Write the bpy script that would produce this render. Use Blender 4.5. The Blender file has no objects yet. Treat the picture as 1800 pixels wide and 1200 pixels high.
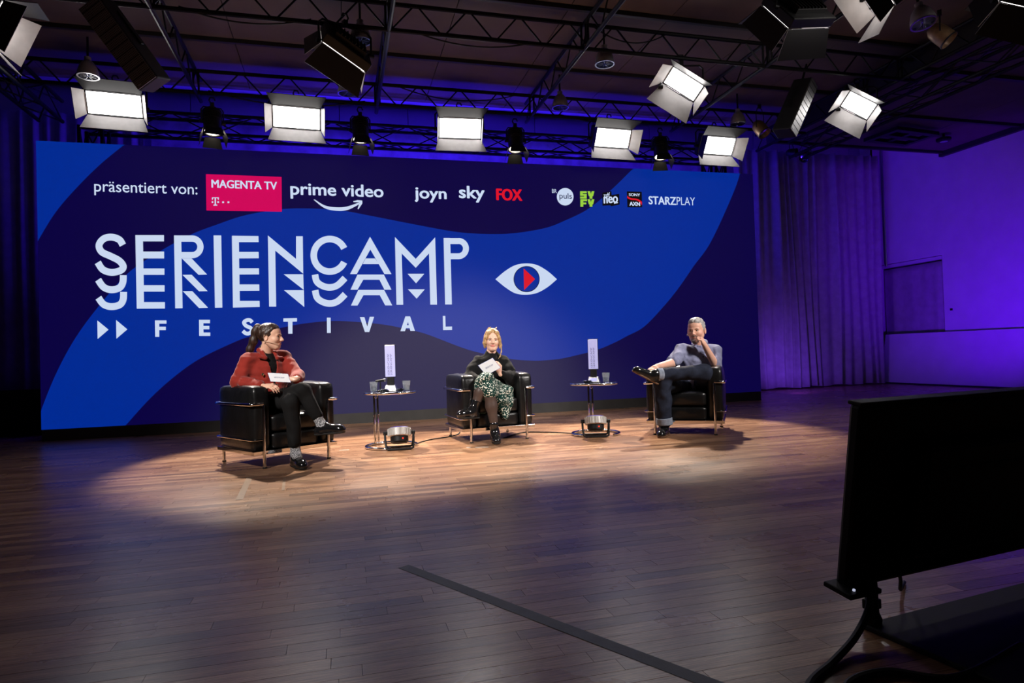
import bpy, bmesh, math, random
import numpy as np
from mathutils import Vector, Matrix, Euler
random.seed(11)
R = math.radians
PI = math.pi
sc = bpy.context.scene
COL = sc.collection

# ------------------------------------------------------------------ camera, world, lights, exposure
CAM = (3.4768, -9.0069, 0.8728)
YAW, PITCH, ROLL, FPX = 0.2621, 0.0189, -0.0324, 1137.55
def cam_basis():
    f = Vector((math.sin(YAW)*math.cos(PITCH), math.cos(YAW)*math.cos(PITCH), math.sin(PITCH)))
    r = Vector((math.cos(YAW), -math.sin(YAW), 0)); u = r.cross(f)
    return r*math.cos(ROLL)+u*math.sin(ROLL), -r*math.sin(ROLL)+u*math.cos(ROLL), f
CR, CU, CF = cam_basis()
cam_data = bpy.data.cameras.new('camera'); cam = bpy.data.objects.new('camera', cam_data); COL.objects.link(cam)
cam_data.sensor_width = 36; cam_data.lens = FPX/1800*36; cam_data.clip_end = 100; cam_data.clip_start = 0.05
cam.matrix_world = Matrix(((CR.x, CU.x, -CF.x, CAM[0]), (CR.y, CU.y, -CF.y, CAM[1]), (CR.z, CU.z, -CF.z, CAM[2]), (0, 0, 0, 1)))
sc.camera = cam

world = bpy.data.worlds.new('hall_dark'); sc.world = world; world.use_nodes = True
world.node_tree.nodes['Background'].inputs[0].default_value = (0.55, 0.45, 0.9, 1)
world.node_tree.nodes['Background'].inputs[1].default_value = 0.004
vs = sc.view_settings
vs.view_transform = 'Standard'; vs.look = 'None'; vs.exposure = 0.0; vs.gamma = 1.0; vs.use_curve_mapping = False

def spot(name, loc, target, power, color, angle, blend, radius=0.1):
    d = bpy.data.lights.new(name, 'SPOT'); o = bpy.data.objects.new(name, d); COL.objects.link(o)
    d.energy = power; d.color = color; d.spot_size = R(angle); d.spot_blend = blend; d.shadow_soft_size = radius
    o.location = loc
    o.rotation_euler = (Vector(target)-Vector(loc)).to_track_quat('-Z', 'Y').to_euler()
    return o
def area(name, loc, target, power, color, sx, sy, spread=180):
    d = bpy.data.lights.new(name, 'AREA'); o = bpy.data.objects.new(name, d); COL.objects.link(o)
    d.shape = 'RECTANGLE'; d.size = sx; d.size_y = sy; d.energy = power; d.color = color; d.spread = R(spread)
    o.location = loc
    o.rotation_euler = (Vector(target)-Vector(loc)).to_track_quat('-Z', 'Y').to_euler()
    return o
WARM = (1.0, 0.87, 0.74); NEUT = (1.0, 0.94, 0.89)
# front-of-house key spots on the truss behind the photographer
spot('front_key_light_west', (0.6, -7.4, 4.2), (4.0, -2.1, 0.75), 1750, NEUT, 31, 0.5, 0.4)
spot('front_key_light_east', (8.8, -7.4, 4.2), (5.7, -2.1, 0.75), 1750, NEUT, 31, 0.5, 0.4)
# blue wash lamps standing on the floor behind the video wall, throwing up at the back wall and the cove
BLUE = (0.045, 0.012, 1.0); VIOLET = (0.125, 0.0, 1.0)
for i, (x, p) in enumerate(((0.9, 5), (3.2, 92), (5.4, 115), (7.6, 75), (9.6, 24))):
    area('blue_wash_light.%03d' % i, (x, 1.0, 2.2), (x, 2.2, 5.0), p, BLUE, 0.5, 0.3)
# violet wash lamps on the floor along the right-hand wall (hidden behind the monitor)
spot('violet_wash_light_wall', (11.9, -1.9, 0.12), (14.67, 0.2, 2.3), 620, VIOLET, 80, 1.0, 0.15)
spot('violet_wash_light_curtain', (11.2, 0.7, 0.1), (12.6, 1.9, 1.0), 85, (.20, .05, 1.0), 120, 1.0, 0.15)
spot('violet_wash_light_left', (-1.6, 0.9, 0.1), (-1.6, 2.4, 2.6), 5, VIOLET, 120, 1.0, 0.15)

# ------------------------------------------------------------------ helpers
def link(o, parent=None):
    COL.objects.link(o)
    if parent is not None: o.parent = parent
    return o
def tag(o, label, cat, group=None, kind=None):
    if label: o['label'] = label
    if cat: o['category'] = cat
    if group: o['group'] = group
    if kind: o['kind'] = kind
    return o
def thing(name, label, cat, loc=(0, 0, 0), rz=0.0, group=None):
    o = bpy.data.objects.new(name, None); o.empty_display_size = 0.1; COL.objects.link(o)
    o.location = loc; o.rotation_euler = (0, 0, rz)
    return tag(o, label, cat, group)
def copy_tree(o, parent=None):
    c = o.copy(); COL.objects.link(c); c.parent = parent
    for ch in list(o.children): copy_tree(ch, c)
    return c

def basis_from_dir(d):
    d = Vector(d).normalized()
    a = Vector((0, 0, 1)) if abs(d.z) < 0.9 else Vector((1, 0, 0))
    u = d.cross(a).normalized(); v = d.cross(u).normalized()
    return u, v, d

class MB:
    def __init__(s): s.v = []; s.f = []; s.m = Matrix.Identity(4)
    def add(s, vs, fs):
        b = len(s.v); s.v += [tuple(s.m @ Vector(p)) for p in vs]; s.f += [tuple(b+i for i in f) for f in fs]; return s
    def box(s, c, size, rot=None, taper=1.0):
        x, y, z = (t/2 for t in size)
        P = [Vector((sx*x*(taper if sz > 0 else 1), sy*y*(taper if sz > 0 else 1), sz*z)) for sz in (-1, 1) for sx, sy in ((-1, -1), (1, -1), (1, 1), (-1, 1))]
        if rot is not None:
            M = rot if isinstance(rot, Matrix) else Euler(rot).to_matrix()
            P = [M @ p for p in P]
        P = [p+Vector(c) for p in P]
        return s.add(P, [(3, 2, 1, 0), (4, 5, 6, 7), (0, 1, 5, 4), (1, 2, 6, 5), (2, 3, 7, 6), (3, 0, 4, 7)])
    def tube(s, pts, r, n=10, closed=False, caps=True):
        pts = [Vector(p) for p in pts]; k = len(pts); rs = r if isinstance(r, (list, tuple)) else [r]*k
        rings = []; U = None
        for i, p in enumerate(pts):
            if closed: d = pts[(i+1) % k]-pts[i-1]
            else: d = pts[min(i+1, k-1)]-pts[max(i-1, 0)]
            d.normalize()
            if U is None: U = basis_from_dir(d)[0]
            U = (U-d*U.dot(d)).normalized(); V = d.cross(U)
            rings.append([p+(U*math.cos(2*PI*j/n)+V*math.sin(2*PI*j/n))*rs[i] for j in range(n)])
        vs = [q for rg in rings for q in rg]; fs = []
        for i in range(k if closed else k-1):
            a, b = i*n, ((i+1) % k)*n
            for j in range(n): fs.append((a+j, a+(j+1) % n, b+(j+1) % n, b+j))
        if caps and not closed:
            fs.append(tuple(range(n))[::-1]); fs.append(tuple((k-1)*n+j for j in range(n)))
        return s.add(vs, fs)
    def cyl(s, a, b, r, n=16, r2=None): return s.tube([a, b], [r, r if r2 is None else r2], n)
    def lathe(s, prof, n=24, c=(0, 0, 0), axis=(0, 0, 1), closed=False):
        u, v, d = basis_from_dir(axis); c = Vector(c); k = len(prof)
        vs = [c+d*z+(u*math.cos(2*PI*j/n)+v*math.sin(2*PI*j/n))*r for r, z in prof for j in range(n)]
        fs = []
        for i in range(k-1 if not closed else k):
            a, b = i*n, ((i+1) % k)*n
            for j in range(n): fs.append((a+j, a+(j+1) % n, b+(j+1) % n, b+j))
        return s.add(vs, fs)
    def prism(s, poly, axis_o, ax, ay, az, t):
        # polygon (2-D) in plane axis_o + ax*u + ay*v, thickness t along az
        o, ax, ay, az = Vector(axis_o), Vector(ax), Vector(ay), Vector(az); n = len(poly)
        a = [o+ax*p[0]+ay*p[1] for p in poly]; b = [q+az*t for q in a]
        return s.add(a+b, [tuple(range(n)), tuple(range(2*n-1, n-1, -1))]+[(i, (i+1) % n, n+(i+1) % n, n+i) for i in range(n)])
    def build(s, name, mat, parent=None, smooth=False, bevel=0, seg=2, sub=0, flip=True):
        me = bpy.data.meshes.new(name); me.from_pydata(s.v, [], s.f)
        if flip:
            bm = bmesh.new(); bm.from_mesh(me); bmesh.ops.recalc_face_normals(bm, faces=bm.faces[:]); bm.to_mesh(me); bm.free()
        me.materials.append(mat)
        if smooth:
            me.polygons.foreach_set('use_smooth', [True]*len(me.polygons))
            if smooth != 'all': me.set_sharp_from_angle(angle=R(38))
        o = bpy.data.objects.new(name, me); link(o, parent)
        if bevel:
            m = o.modifiers.new('bevel', 'BEVEL'); m.width = bevel; m.segments = seg; m.limit_method = 'ANGLE'; m.angle_limit = R(40)
        if sub:
            m = o.modifiers.new('subdivision', 'SUBSURF'); m.levels = sub; m.render_levels = sub
        return o

# ------------------------------------------------------------------ materials (all procedural)
MATS = {}
def srgb(r, g, b):
    f = lambda c: (c/255/12.92) if c/255 <= 0.04045 else ((c/255+0.055)/1.055)**2.4
    return (f(r), f(g), f(b))
def mat(name, base=(.5, .5, .5), rough=.5, metal=0.0, spec=.5, noise=0.0, nscale=30, bump=0.0, bscale=120, emis=None, estr=0.0, coat=0.0, trans=0.0, sheen=0.0, aniso=None, coords='Object'):
    if name in MATS: return MATS[name]
    m = bpy.data.materials.new(name); m.use_nodes = True; nt = m.node_tree; N = nt.nodes; L = nt.links
    b = N['Principled BSDF']; b.inputs['Base Color'].default_value = (*base, 1); b.inputs['Roughness'].default_value = rough
    b.inputs['Metallic'].default_value = metal; b.inputs['Specular IOR Level'].default_value = spec
    b.inputs['Coat Weight'].default_value = coat; b.inputs['Transmission Weight'].default_value = trans
    if sheen: b.inputs['Sheen Weight'].default_value = sheen
    tc = N.new('ShaderNodeTexCoord')
    if noise:
        t = N.new('ShaderNodeTexNoise'); t.inputs['Scale'].default_value = nscale; t.inputs['Detail'].default_value = 5
        mp = N.new('ShaderNodeMapRange'); mp.inputs['To Min'].default_value = 1-noise; mp.inputs['To Max'].default_value = 1+noise
        mp.inputs['From Min'].default_value = .3; mp.inputs['From Max'].default_value = .7
        mx = N.new('ShaderNodeVectorMath'); mx.operation = 'SCALE'; mx.inputs[0].default_value = base
        L.new(tc.outputs[coords], t.inputs['Vector']); L.new(t.outputs['Fac'], mp.inputs['Value'])
        L.new(mp.outputs['Result'], mx.inputs['Scale']); L.new(mx.outputs['Vector'], b.inputs['Base Color'])
    if bump:
        t = N.new('ShaderNodeTexNoise'); t.inputs['Scale'].default_value = bscale; t.inputs['Detail'].default_value = 4
        bp = N.new('ShaderNodeBump'); bp.inputs['Strength'].default_value = bump; bp.inputs['Distance'].default_value = .01
        if aniso:
            mpp = N.new('ShaderNodeMapping'); mpp.inputs['Scale'].default_value = aniso
            L.new(tc.outputs[coords], mpp.inputs['Vector']); L.new(mpp.outputs['Vector'], t.inputs['Vector'])
        else: L.new(tc.outputs[coords], t.inputs['Vector'])
        L.new(t.outputs['Fac'], bp.inputs['Height']); L.new(bp.outputs['Normal'], b.inputs['Normal'])
    if emis:
        b.inputs['Emission Color'].default_value = (*emis, 1); b.inputs['Emission Strength'].default_value = estr
    MATS[name] = m
    return m

M_BLACKM = mat('black_powder_coat', (.006, .006, .007), .5, .0, .35, bump=.08, bscale=400)
M_TRUSS = mat('black_truss_paint', (.006, .006, .007), .5, .0, .2, bump=.05, bscale=300)
M_CHROME = mat('polished_chrome', (.78, .78, .8), .08, 1.0, bump=.01, bscale=60)
M_STEEL = mat('brushed_steel', (.55, .55, .57), .3, 1.0, bump=.05, bscale=200)
M_LEATHER = mat('black_leather', (.006, .006, .0065), .32, 0, .42, noise=.3, nscale=20, bump=.16, bscale=55)
M_WHITEDOOR = mat('white_lacquered_metal', (.62, .6, .6), .5, 0, .4, noise=.08, nscale=12)
M_RUBBER = mat('black_rubber', (.008, .008, .008), .7, bump=.05)
# ------------------------------------------------------------------ the room
def wood_material(name):
    m = bpy.data.materials.new(name); m.use_nodes = True; nt = m.node_tree; N = nt.nodes; L = nt.links
    b = N['Principled BSDF']
    at = N.new('ShaderNodeAttribute'); at.attribute_name = 'tone'
    tc = N.new('ShaderNodeTexCoord'); mp = N.new('ShaderNodeMapping'); mp.inputs['Scale'].default_value = (1.6, 26, 26)
    add = N.new('ShaderNodeVectorMath'); add.operation = 'ADD'
    mul = N.new('ShaderNodeVectorMath'); mul.operation = 'SCALE'; mul.inputs[0].default_value = (31, 17, 5)
    L.new(at.outputs['Fac'], mul.inputs['Scale'])
    L.new(tc.outputs['Object'], mp.inputs['Vector']); L.new(mp.outputs['Vector'], add.inputs[0]); L.new(mul.outputs['Vector'], add.inputs[1])
    n1 = N.new('ShaderNodeTexNoise'); n1.inputs['Scale'].default_value = 1.3; n1.inputs['Detail'].default_value = 6; n1.inputs['Roughness'].default_value = .65
    L.new(add.outputs['Vector'], n1.inputs['Vector'])
    mix = N.new('ShaderNodeMath'); mix.operation = 'MULTIPLY_ADD'; mix.inputs[1].default_value = .55; L.new(n1.outputs['Fac'], mix.inputs[0])
    ml = N.new('ShaderNodeMath'); ml.operation = 'MULTIPLY'; ml.inputs[1].default_value = .62; L.new(at.outputs['Fac'], ml.inputs[0]); L.new(ml.outputs[0], mix.inputs[2])
    cr = N.new('ShaderNodeValToRGB'); e = cr.color_ramp.elements
    e[0].position = .16; e[0].color = (*srgb(112, 78, 56), 1); e[1].position = .95; e[1].color = (*srgb(216, 170, 132), 1)
    e2 = cr.color_ramp.elements.new(.55); e2.color = (*srgb(178, 132, 98), 1)
    L.new(mix.outputs[0], cr.inputs['Fac'])
    # darker pores and scuffs
    n2 = N.new('ShaderNodeTexNoise'); n2.inputs['Scale'].default_value = 2.2; n2.inputs['Detail'].default_value = 8
    L.new(tc.outputs['Object'], n2.inputs['Vector'])
    n3 = N.new('ShaderNodeTexNoise'); n3.inputs['Scale'].default_value = 9; n3.inputs['Detail'].default_value = 7; L.new(add.outputs['Vector'], n3.inputs['Vector'])
    rr = N.new('ShaderNodeMapRange'); rr.inputs['From Min'].default_value = .3; rr.inputs['From Max'].default_value = .7; rr.inputs['To Min'].default_value = .25; rr.inputs['To Max'].default_value = .33
    L.new(n2.outputs['Fac'], rr.inputs['Value']); L.new(rr.outputs['Result'], b.inputs['Roughness'])
    bp = N.new('ShaderNodeBump'); bp.inputs['Strength'].default_value = .10; bp.inputs['Distance'].default_value = .004
    L.new(n3.outputs['Fac'], bp.inputs['Height']); L.new(bp.outputs['Normal'], b.inputs['Normal'])
    # dark pores drawn out along the grain, and fine scuffs in the varnish
    mp2 = N.new('ShaderNodeMapping'); mp2.inputs['Scale'].default_value = (9, 240, 240); L.new(tc.outputs['Object'], mp2.inputs['Vector'])
    n4 = N.new('ShaderNodeTexNoise'); n4.inputs['Scale'].default_value = 1.0; n4.inputs['Detail'].default_value = 4; L.new(mp2.outputs['Vector'], n4.inputs['Vector'])
    pr = N.new('ShaderNodeMapRange'); pr.inputs['From Min'].default_value = .42; pr.inputs['From Max'].default_value = .62; pr.inputs['To Min'].default_value = .62; pr.inputs['To Max'].default_value = 1.06
    L.new(n4.outputs['Fac'], pr.inputs['Value'])
    sc2 = N.new('ShaderNodeVectorMath'); sc2.operation = 'SCALE'; L.new(cr.outputs['Color'], sc2.inputs[0]); L.new(pr.outputs['Result'], sc2.inputs['Scale'])
    n5 = N.new('ShaderNodeTexNoise'); n5.inputs['Scale'].default_value = 38; n5.inputs['Detail'].default_value = 8; n5.inputs['Distortion'].default_value = 1.2; L.new(tc.outputs['Object'], n5.inputs['Vector'])
    ad = N.new('ShaderNodeMath'); ad.operation = 'ADD'; L.new(n3.outputs['Fac'], ad.inputs[0]); L.new(n5.outputs['Fac'], ad.inputs[1]); L.new(ad.outputs[0], bp.inputs['Height'])
    L.new(sc2.outputs['Vector'], b.inputs['Base Color']); b.inputs['Specular IOR Level'].default_value = .42
    return m
M_WOOD = wood_material('oak_strip_parquet')
M_SUB = mat('dark_joint_filler', (.05, .03, .02), .8, bump=.05)

def px_of(p):
    d = Vector(p)-Vector(CAM); z = d.dot(CF)
    return (900+FPX*d.dot(CR)/z, 600-FPX*d.dot(CU)/z, z) if z > .2 else (0, 0, -1)

fl = MB(); fl.box((6.0, -3.6, -.06), (24, 14, .10)); floor = fl.build('floor', M_SUB); tag(floor, 'brown oak strip parquet floor of the hall', 'floor', kind='structure')
# parquet strips run along the video wall; every strip has a bevelled edge and an open joint
strips = []
rnd = random.Random(5)
ROW = .068
y = -9.6
while y < 3.0:
    x = -6.0 + rnd.uniform(-.9, 0)
    while x < 16.2:
        l = rnd.choice((.42, .49, .56, .63, .70, .84))
        strips.append((x, y, l, min(1, max(0, rnd.gauss(.5, .23)))))
        x += l
    y += ROW
def strip_geo(x, y, l, dz=0.0):
    g, c, w = .0002, .0005, ROW
    x0, x1, y0, y1 = x+g, x+l-g, y+g, y+w-g
    v = [(x0, y0, -.011), (x1, y0, -.011), (x1, y1, -.011), (x0, y1, -.011), (x0+c, y0+c, dz), (x1-c, y0+c, dz), (x1-c, y1-c, dz), (x0+c, y1-c, dz)]
    return v, [(4, 5, 6, 7), (0, 1, 5, 4), (1, 2, 6, 5), (2, 3, 7, 6), (3, 0, 4, 7)]
cand = []
for i, (x, y, l, t) in enumerate(strips):
    q = [px_of(p) for p in ((x, y, 0), (x+l, y, 0), (x+l, y+ROW, 0), (x, y+ROW, 0))]
    if min(a[2] for a in q) < .3: continue
    cx, cy = sum(a[0] for a in q)/4, sum(a[1] for a in q)/4
    if -80 < cx < 1520 and cy < 1225:
        ar = abs(sum(q[j][0]*q[(j+1) % 4][1]-q[(j+1) % 4][0]*q[j][1] for j in range(4)))/2
        cand.append((ar, i))
cand.sort(reverse=True); near = set(i for a, i in cand[:300])
bv, bf, bt = [], [], []
for i, (x, y, l, t) in enumerate(strips):
    dz = -0.0004*rnd.random()
    v, f = strip_geo(x, y, l, dz)
    if i in near:
        me = bpy.data.meshes.new('floor_strip'); me.from_pydata(v, [], f); me.materials.append(M_WOOD)
        a = me.attributes.new('tone', 'FLOAT', 'FACE'); a.data.foreach_set('value', [t]*len(f))
        link(bpy.data.objects.new('floor_strip', me), floor)
    else:
        b = len(bv); bv += v; bf += [tuple(b+k for k in q) for q in f]; bt += [t]*len(f)
me = bpy.data.meshes.new('floor_strip_field'); me.from_pydata(bv, [], bf); me.materials.append(M_WOOD)
a = me.attributes.new('tone', 'FLOAT', 'FACE'); a.data.foreach_set('value', bt)
o = link(bpy.data.objects.new('floor_strip_field', me), floor); o['kind'] = 'stuff'

M_WALL = mat('white_plaster', (.60, .60, .62), .75, 0, .25, noise=.05, nscale=3, bump=.03, bscale=60)
M_CEIL = mat('grey_ceiling_board', (.13, .105, .10), .8, 0, .2, noise=.12, nscale=2.5, bump=.03, bscale=30)
M_CDARK = mat('dark_ceiling_rail', (.02, .02, .022), .6, bump=.03)
M_BACKWALL = mat('pale_back_wall', (.55, .55, .58), .8, 0, .2, noise=.06, nscale=2, bump=.03, bscale=40)
def struct(name, mb, m, label=None, parent=None, **k):
    o = mb.build(name, m, parent, **k)
    if parent is None: o['kind'] = 'structure'
    if label: o['label'] = label
    return o
XR = 14.69
# back wall with vertical board joints
bw = thing('wall_back', 'pale panelled back wall lit blue above the video wall', 'wall'); bw['kind'] = 'structure'
MB().box((5.0, 2.78, 2.7), (22, .1, 5.4)).build('wall_surface', M_CDARK, bw)
for i in range(18):
    MB().box((-5.4+i*1.2, 2.71, 2.7), (1.188, .04, 5.4)).build('wall_panel', M_BACKWALL, bw, bevel=.004)
# right wall with a curtained recess and a low leaning panel
rw = MB()
W0 = XR
rw.box((W0+.1, -3.9, 2.7), (.2, 9.4, 5.4))          # wall in front of the recess
rw.box((W0+.1, 1.6, 3.95), (.2, 1.6, 2.9))           # above the recess
rw.box((W0+.1, 2.55, 2.7), (.2, .4, 5.4))
rw.box((W0+.1, 1.6, .3), (.2, 1.6, .6))
rw.box((W0+.42, 1.6, 1.6), (.1, 2.0, 2.4))
wr = struct('wall_right', rw, M_WALL, 'plain white right wall washed in violet light')
struct('niche_lintel', MB().box((W0+.12, 1.58, 2.46), (.19, 1.5, .06)), M_BACKWALL, parent=wr, bevel=.004)
struct('corner_pipe', MB().cyl((W0-.05, 2.05, 2.45), (W0-.05, 2.05, 4.9), .022), M_STEEL, parent=wr, smooth=True)
sw = thing('wall_switch', 'small dark switch plate on the violet-lit right wall', 'switch', (W0-.002, .66, 1.42))
MB().box((-.006, 0, 0), (.012, .085, .085)).build('plate', M_WALL, sw, bevel=.003)
MB().box((-.013, -.02, .02), (.01, .05, .04)).build('rocker', M_BLACKM, sw, bevel=.002)
lp = MB().prism([(-3.2, .03), (2.2, .03), (2.1, 1.02), (-3.2, 1.02)], (W0-.20, 0, 0), (0, 1, 0), (.10, 0, 1), (1, 0, 0), .035).build('low_wall_panel', M_WALL)
tag(lp, 'long low white panel leaning at the foot of the right wall', 'panel')
struct('baseboard_right', MB().box((W0-.11, -.5, .015), (.22, 5.2, .03)), M_CDARK, 'thin dark floor strip under the low white panel')
# left wall far outside (dark)
struct('wall_left', MB().box((-6.2, -2.0, 2.7), (.1, 14, 5.4)), M_CDARK, 'dark left side wall of the hall')

# ceiling: boards on dark rails; it stops short of the back wall so that the blue cove shows
ce = thing('ceiling', 'dark board ceiling with rails above the trusses', 'ceiling'); ce['kind'] = 'structure'
Z1, Z2 = 4.60, 4.43
MB().box((2.3, -4.05, Z1+.10), (17.0, 9.0, .1)).build('ceiling_slab', M_CDARK, ce)
MB().box((13.0, -4.0, Z2+.10), (4.4, 9.3, .1)).build('ceiling_slab', M_CDARK, ce)
MB().box((4.5, 1.7, 5.42), (21, 2.4, .1)).build('cove_ceiling', M_BACKWALL, ce)
MB().box((2.3, .49, Z1+.32), (17.0, .06, .56)).build('fascia', M_CEIL, ce)
MB().box((13.0, .66, Z2+.40), (4.4, .06, .74)).build('fascia', M_CDARK, ce)
MB().box((10.80, -4.0, Z1-.06), (.05, 9.3, .36)).build('step_fascia', M_CDARK, ce)
ys = [.46, -1.02, -2.50, -3.98, -5.46, -6.94]
for j in range(5):
    for i in range(14):
        x0 = -6.0+i*1.2
        MB().box((x0+.6, (ys[j]+ys[j+1])/2, Z1+.03), (1.19, 1.40, .04)).build('ceiling_board', M_CEIL, ce)
ys2 = [.63, -.82, -2.30, -3.78, -5.26]
for j in range(4):
    for i in range(3):
        MB().box((10.85+(i+.5)*1.28, (ys2[j]+ys2[j+1])/2, Z2+.03), (1.27, 1.40, .04)).build('ceiling_board', M_CEIL, ce)
for yy in ys[1:5]: MB().box((2.3, yy, Z1-.005), (17, .045, .05)).build('ceiling_rail', M_CDARK, ce)
for yy in ys2[:4]: MB().box((12.75, yy, Z2-.005), (3.9, .06, .06)).build('ceiling_rail', M_CDARK, ce)
MB().box((W0-.04, -2.2, Z2-.03), (.09, 5.8, .10)).build('cornice', M_CDARK, ce)

# curtains: pleated cloth sheets
def curtain(name, label, x0, x1, y, z0, z1, m, seed, amp=.07, pitch=.22, parent=None, hem=.0, swell=.02, axis='x'):
    r2 = random.Random(seed); nx = max(24, int((x1-x0)/.018)); nz = 14
    ph = []; p = 0
    ws = [pitch*r2.uniform(.6, 1.5) for _ in range(200)]
    cum = np.cumsum([0]+ws); am = [amp*r2.uniform(.35, 1.1) for _ in range(200)]
    V, F = [], []
    for k in range(nz+1):
        t = k/nz; z = z0+(z1-z0)*t
        for i in range(nx+1):
            s = (x1-x0)*i/nx; j = int(np.searchsorted(cum, s, side='right')-1); u = (s-cum[j])/ws[j]
            d = am[j]*(.5-.5*math.cos(2*PI*u))*(.75+.25*math.cos(3*t+j))+swell*math.sin(s*2.1+t*2)
            dx = .02*math.sin(5*t+j)*(1-t)
            zz = z+(hem*math.sin(9*s)*(1-t)**8)
            V.append((x0+s+dx, y-d, zz) if axis == 'x' else (y-d, x0+s+dx, zz))
    for k in range(nz):
        for i in range(nx):
            a = k*(nx+1)+i; F.append((a, a+1, a+nx+2, a+nx+1))
    mb = MB(); mb.v = V; mb.f = F
    o = mb.build(name, m, parent, smooth='all', flip=False)
    so = o.modifiers.new('cloth_thickness', 'SOLIDIFY'); so.thickness = .004
    if label: tag(o, label, 'curtain')
    return o
M_CURT = mat('grey_stage_curtain', (.36, .34, .35), .85, 0, .2, noise=.12, nscale=8, bump=.12, bscale=160, sheen=.2)
M_CURTB = mat('dark_back_curtain', (.40, .38, .42), .85, 0, .2, noise=.2, nscale=6, bump=.1, bscale=120)
curtain('stage_curtain', 'tall grey pleated curtain hanging right of the video wall', 11.0, 14.35, 1.98, .03, 4.72, M_CURT, 3, amp=.16, pitch=.20, hem=.012)
curtain('stage_curtain', 'dark grey pleated curtain at the left edge behind the video wall', -4.6, .6, 2.3, .55, 4.78, M_CURT, 8, amp=.12, pitch=.24)
curtain('backdrop_curtain', 'blue-lit curtain above the video wall behind the lamps', .7, 10.9, 2.25, .01, 4.86, M_CURTB, 21, amp=.03, pitch=.42, swell=.01)
curtain('niche_curtain', 'thin violet cloth covering the recess in the right wall', .88, 2.3, W0+.12, .62, 2.40, M_CURT, 31, amp=.03, pitch=.4, axis='y')
# low black stage masking left of the wall
sm = MB().box((-2.6, .9, .30), (5.0, .06, .62)).build('black_masking_board', M_BLACKM, bevel=.01); tag(sm, 'low black masking board at the left edge beside the video wall', 'board')
# ------------------------------------------------------------------ LED video wall (10 x 3.5 m on a low black plinth)
LED_B, LED_T, LED_W, LED_Y = .141, 3.641, 10.0, 0.0
def wall_pt(px, py, Y=0.0):
    d = CF+CR*((px-900)/FPX)-CU*((py-600)/FPX); t = (Y-CAM[1])/d.y
    return (CAM[0]+d.x*t, CAM[2]+d.z*t)
def led_mat(name, emis, strength=1.0, base=(.022, .022, .028)):
    m = mat(name, base, .62, 0, .3, noise=.05, nscale=40, bump=.02, bscale=500, emis=emis, estr=strength)
    return m
C_BLUE = srgb(0, 42, 148); C_NAVY = srgb(8, 2, 64); C_WHITE = srgb(205, 220, 246)
M_LNAVY = led_mat('screen_navy', C_NAVY); M_LBLUE = led_mat('screen_blue', C_BLUE); M_LWHITE = led_mat('screen_white', C_WHITE, .95)
M_LPINK = led_mat('screen_magenta', srgb(216, 0, 92), .9); M_LRED = led_mat('screen_red', srgb(226, 22, 44), .9)
M_LGREEN = led_mat('screen_lime', srgb(160, 214, 66), .9); M_LBLACK = led_mat('screen_black', srgb(10, 8, 12), .6)
M_KICK = mat('plinth_board', (.045, .043, .042), .6, 0, .3, noise=.1, nscale=6, bump=.04, bscale=80)
led = thing('video_wall', 'wide blue LED video wall with white festival lettering and sponsor logos', 'screen', (LED_W/2, 0, 0))
LP = Vector((LED_W/2, 0, 0))
def led_build(mb, name, m, parent=led, **k):
    mb.v = [tuple(Vector(v)-LP) for v in mb.v]
    return mb.build(name, m, parent, **k)
led_build(MB().box((LED_W/2, .05, (LED_B+LED_T)/2), (LED_W, .10, LED_T-LED_B)), 'screen', M_LNAVY)
led_build(MB().box((LED_W/2, .10, LED_B/2), (LED_W-.01, .2, LED_B)), 'plinth', M_KICK)
led_build(MB().box((LED_W/2, .145, (LED_B+LED_T)/2), (LED_W-.02, .09, LED_T-LED_B-.02)), 'cabinet_back', M_BLACKM)

LAYER = {'n': 0}
def flat(name, m, polys, lay, parent=led):
    """flat picture areas of the screen: polygons in wall metres (x, z), possibly concave"""
    bm = bmesh.new(); y = -.0012*lay
    for poly in polys:
        vs = [bm.verts.new((x-LP.x, y, z)) for x, z in poly]
        f = bm.faces.new(vs)
        f.normal_update()
        if f.normal.y > 0: f.normal_flip()
    bmesh.ops.triangulate(bm, faces=bm.faces[:], quad_method='BEAUTY', ngon_method='EAR_CLIP')
    me = bpy.data.meshes.new(name); bm.to_mesh(me); bm.free(); me.materials.append(m)
    return link(bpy.data.objects.new(name, me), parent)
def smooth_curve(pts, n=8):
    P = [Vector((a, b, 0)) for a, b in pts]; out = []
    for i in range(len(P)-1):
        p0, p1, p2, p3 = P[max(i-1, 0)], P[i], P[i+1], P[min(i+2, len(P)-1)]
        for k in range(n):
            t = k/n
            q = .5*((2*p1)+(p2-p0)*t+(2*p0-5*p1+4*p2-p3)*t*t+(3*p1-p0-3*p2+p3)*t**3)
            out.append((q.x, q.y))
    out.append(pts[-1]); return out
def stroke(pts, w, n=6):
    c = smooth_curve(pts, n); L, Rr = [], []
    for i, p in enumerate(c):
        a, b = c[max(i-1, 0)], c[min(i+1, len(c)-1)]
        d = Vector((b[0]-a[0], b[1]-a[1])).normalized(); nx, ny = -d.y*w/2, d.x*w/2
        L.append((p[0]+nx, p[1]+ny)); Rr.append((p[0]-nx, p[1]-ny))
    return [[L[i], L[i+1], Rr[i+1], Rr[i]] for i in range(len(c)-1)]
def arc(cx, cy, r, a0, a1, n=24, ry=None):
    ry = r if ry is None else ry
    return [(cx+r*math.cos(R(a0+(a1-a0)*i/n)), cy+ry*math.sin(R(a0+(a1-a0)*i/n))) for i in range(n+1)]
W = lambda poly: [wall_pt(*p) for p in poly]
def crop(ox, oy, s): return lambda poly: [wall_pt(ox+x/s, oy+y/s) for x, y in poly]
c1 = crop(130, 290, 3.6375); c2 = crop(480, 290, 3.6375); c3 = crop(850, 290, 4.5)

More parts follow.
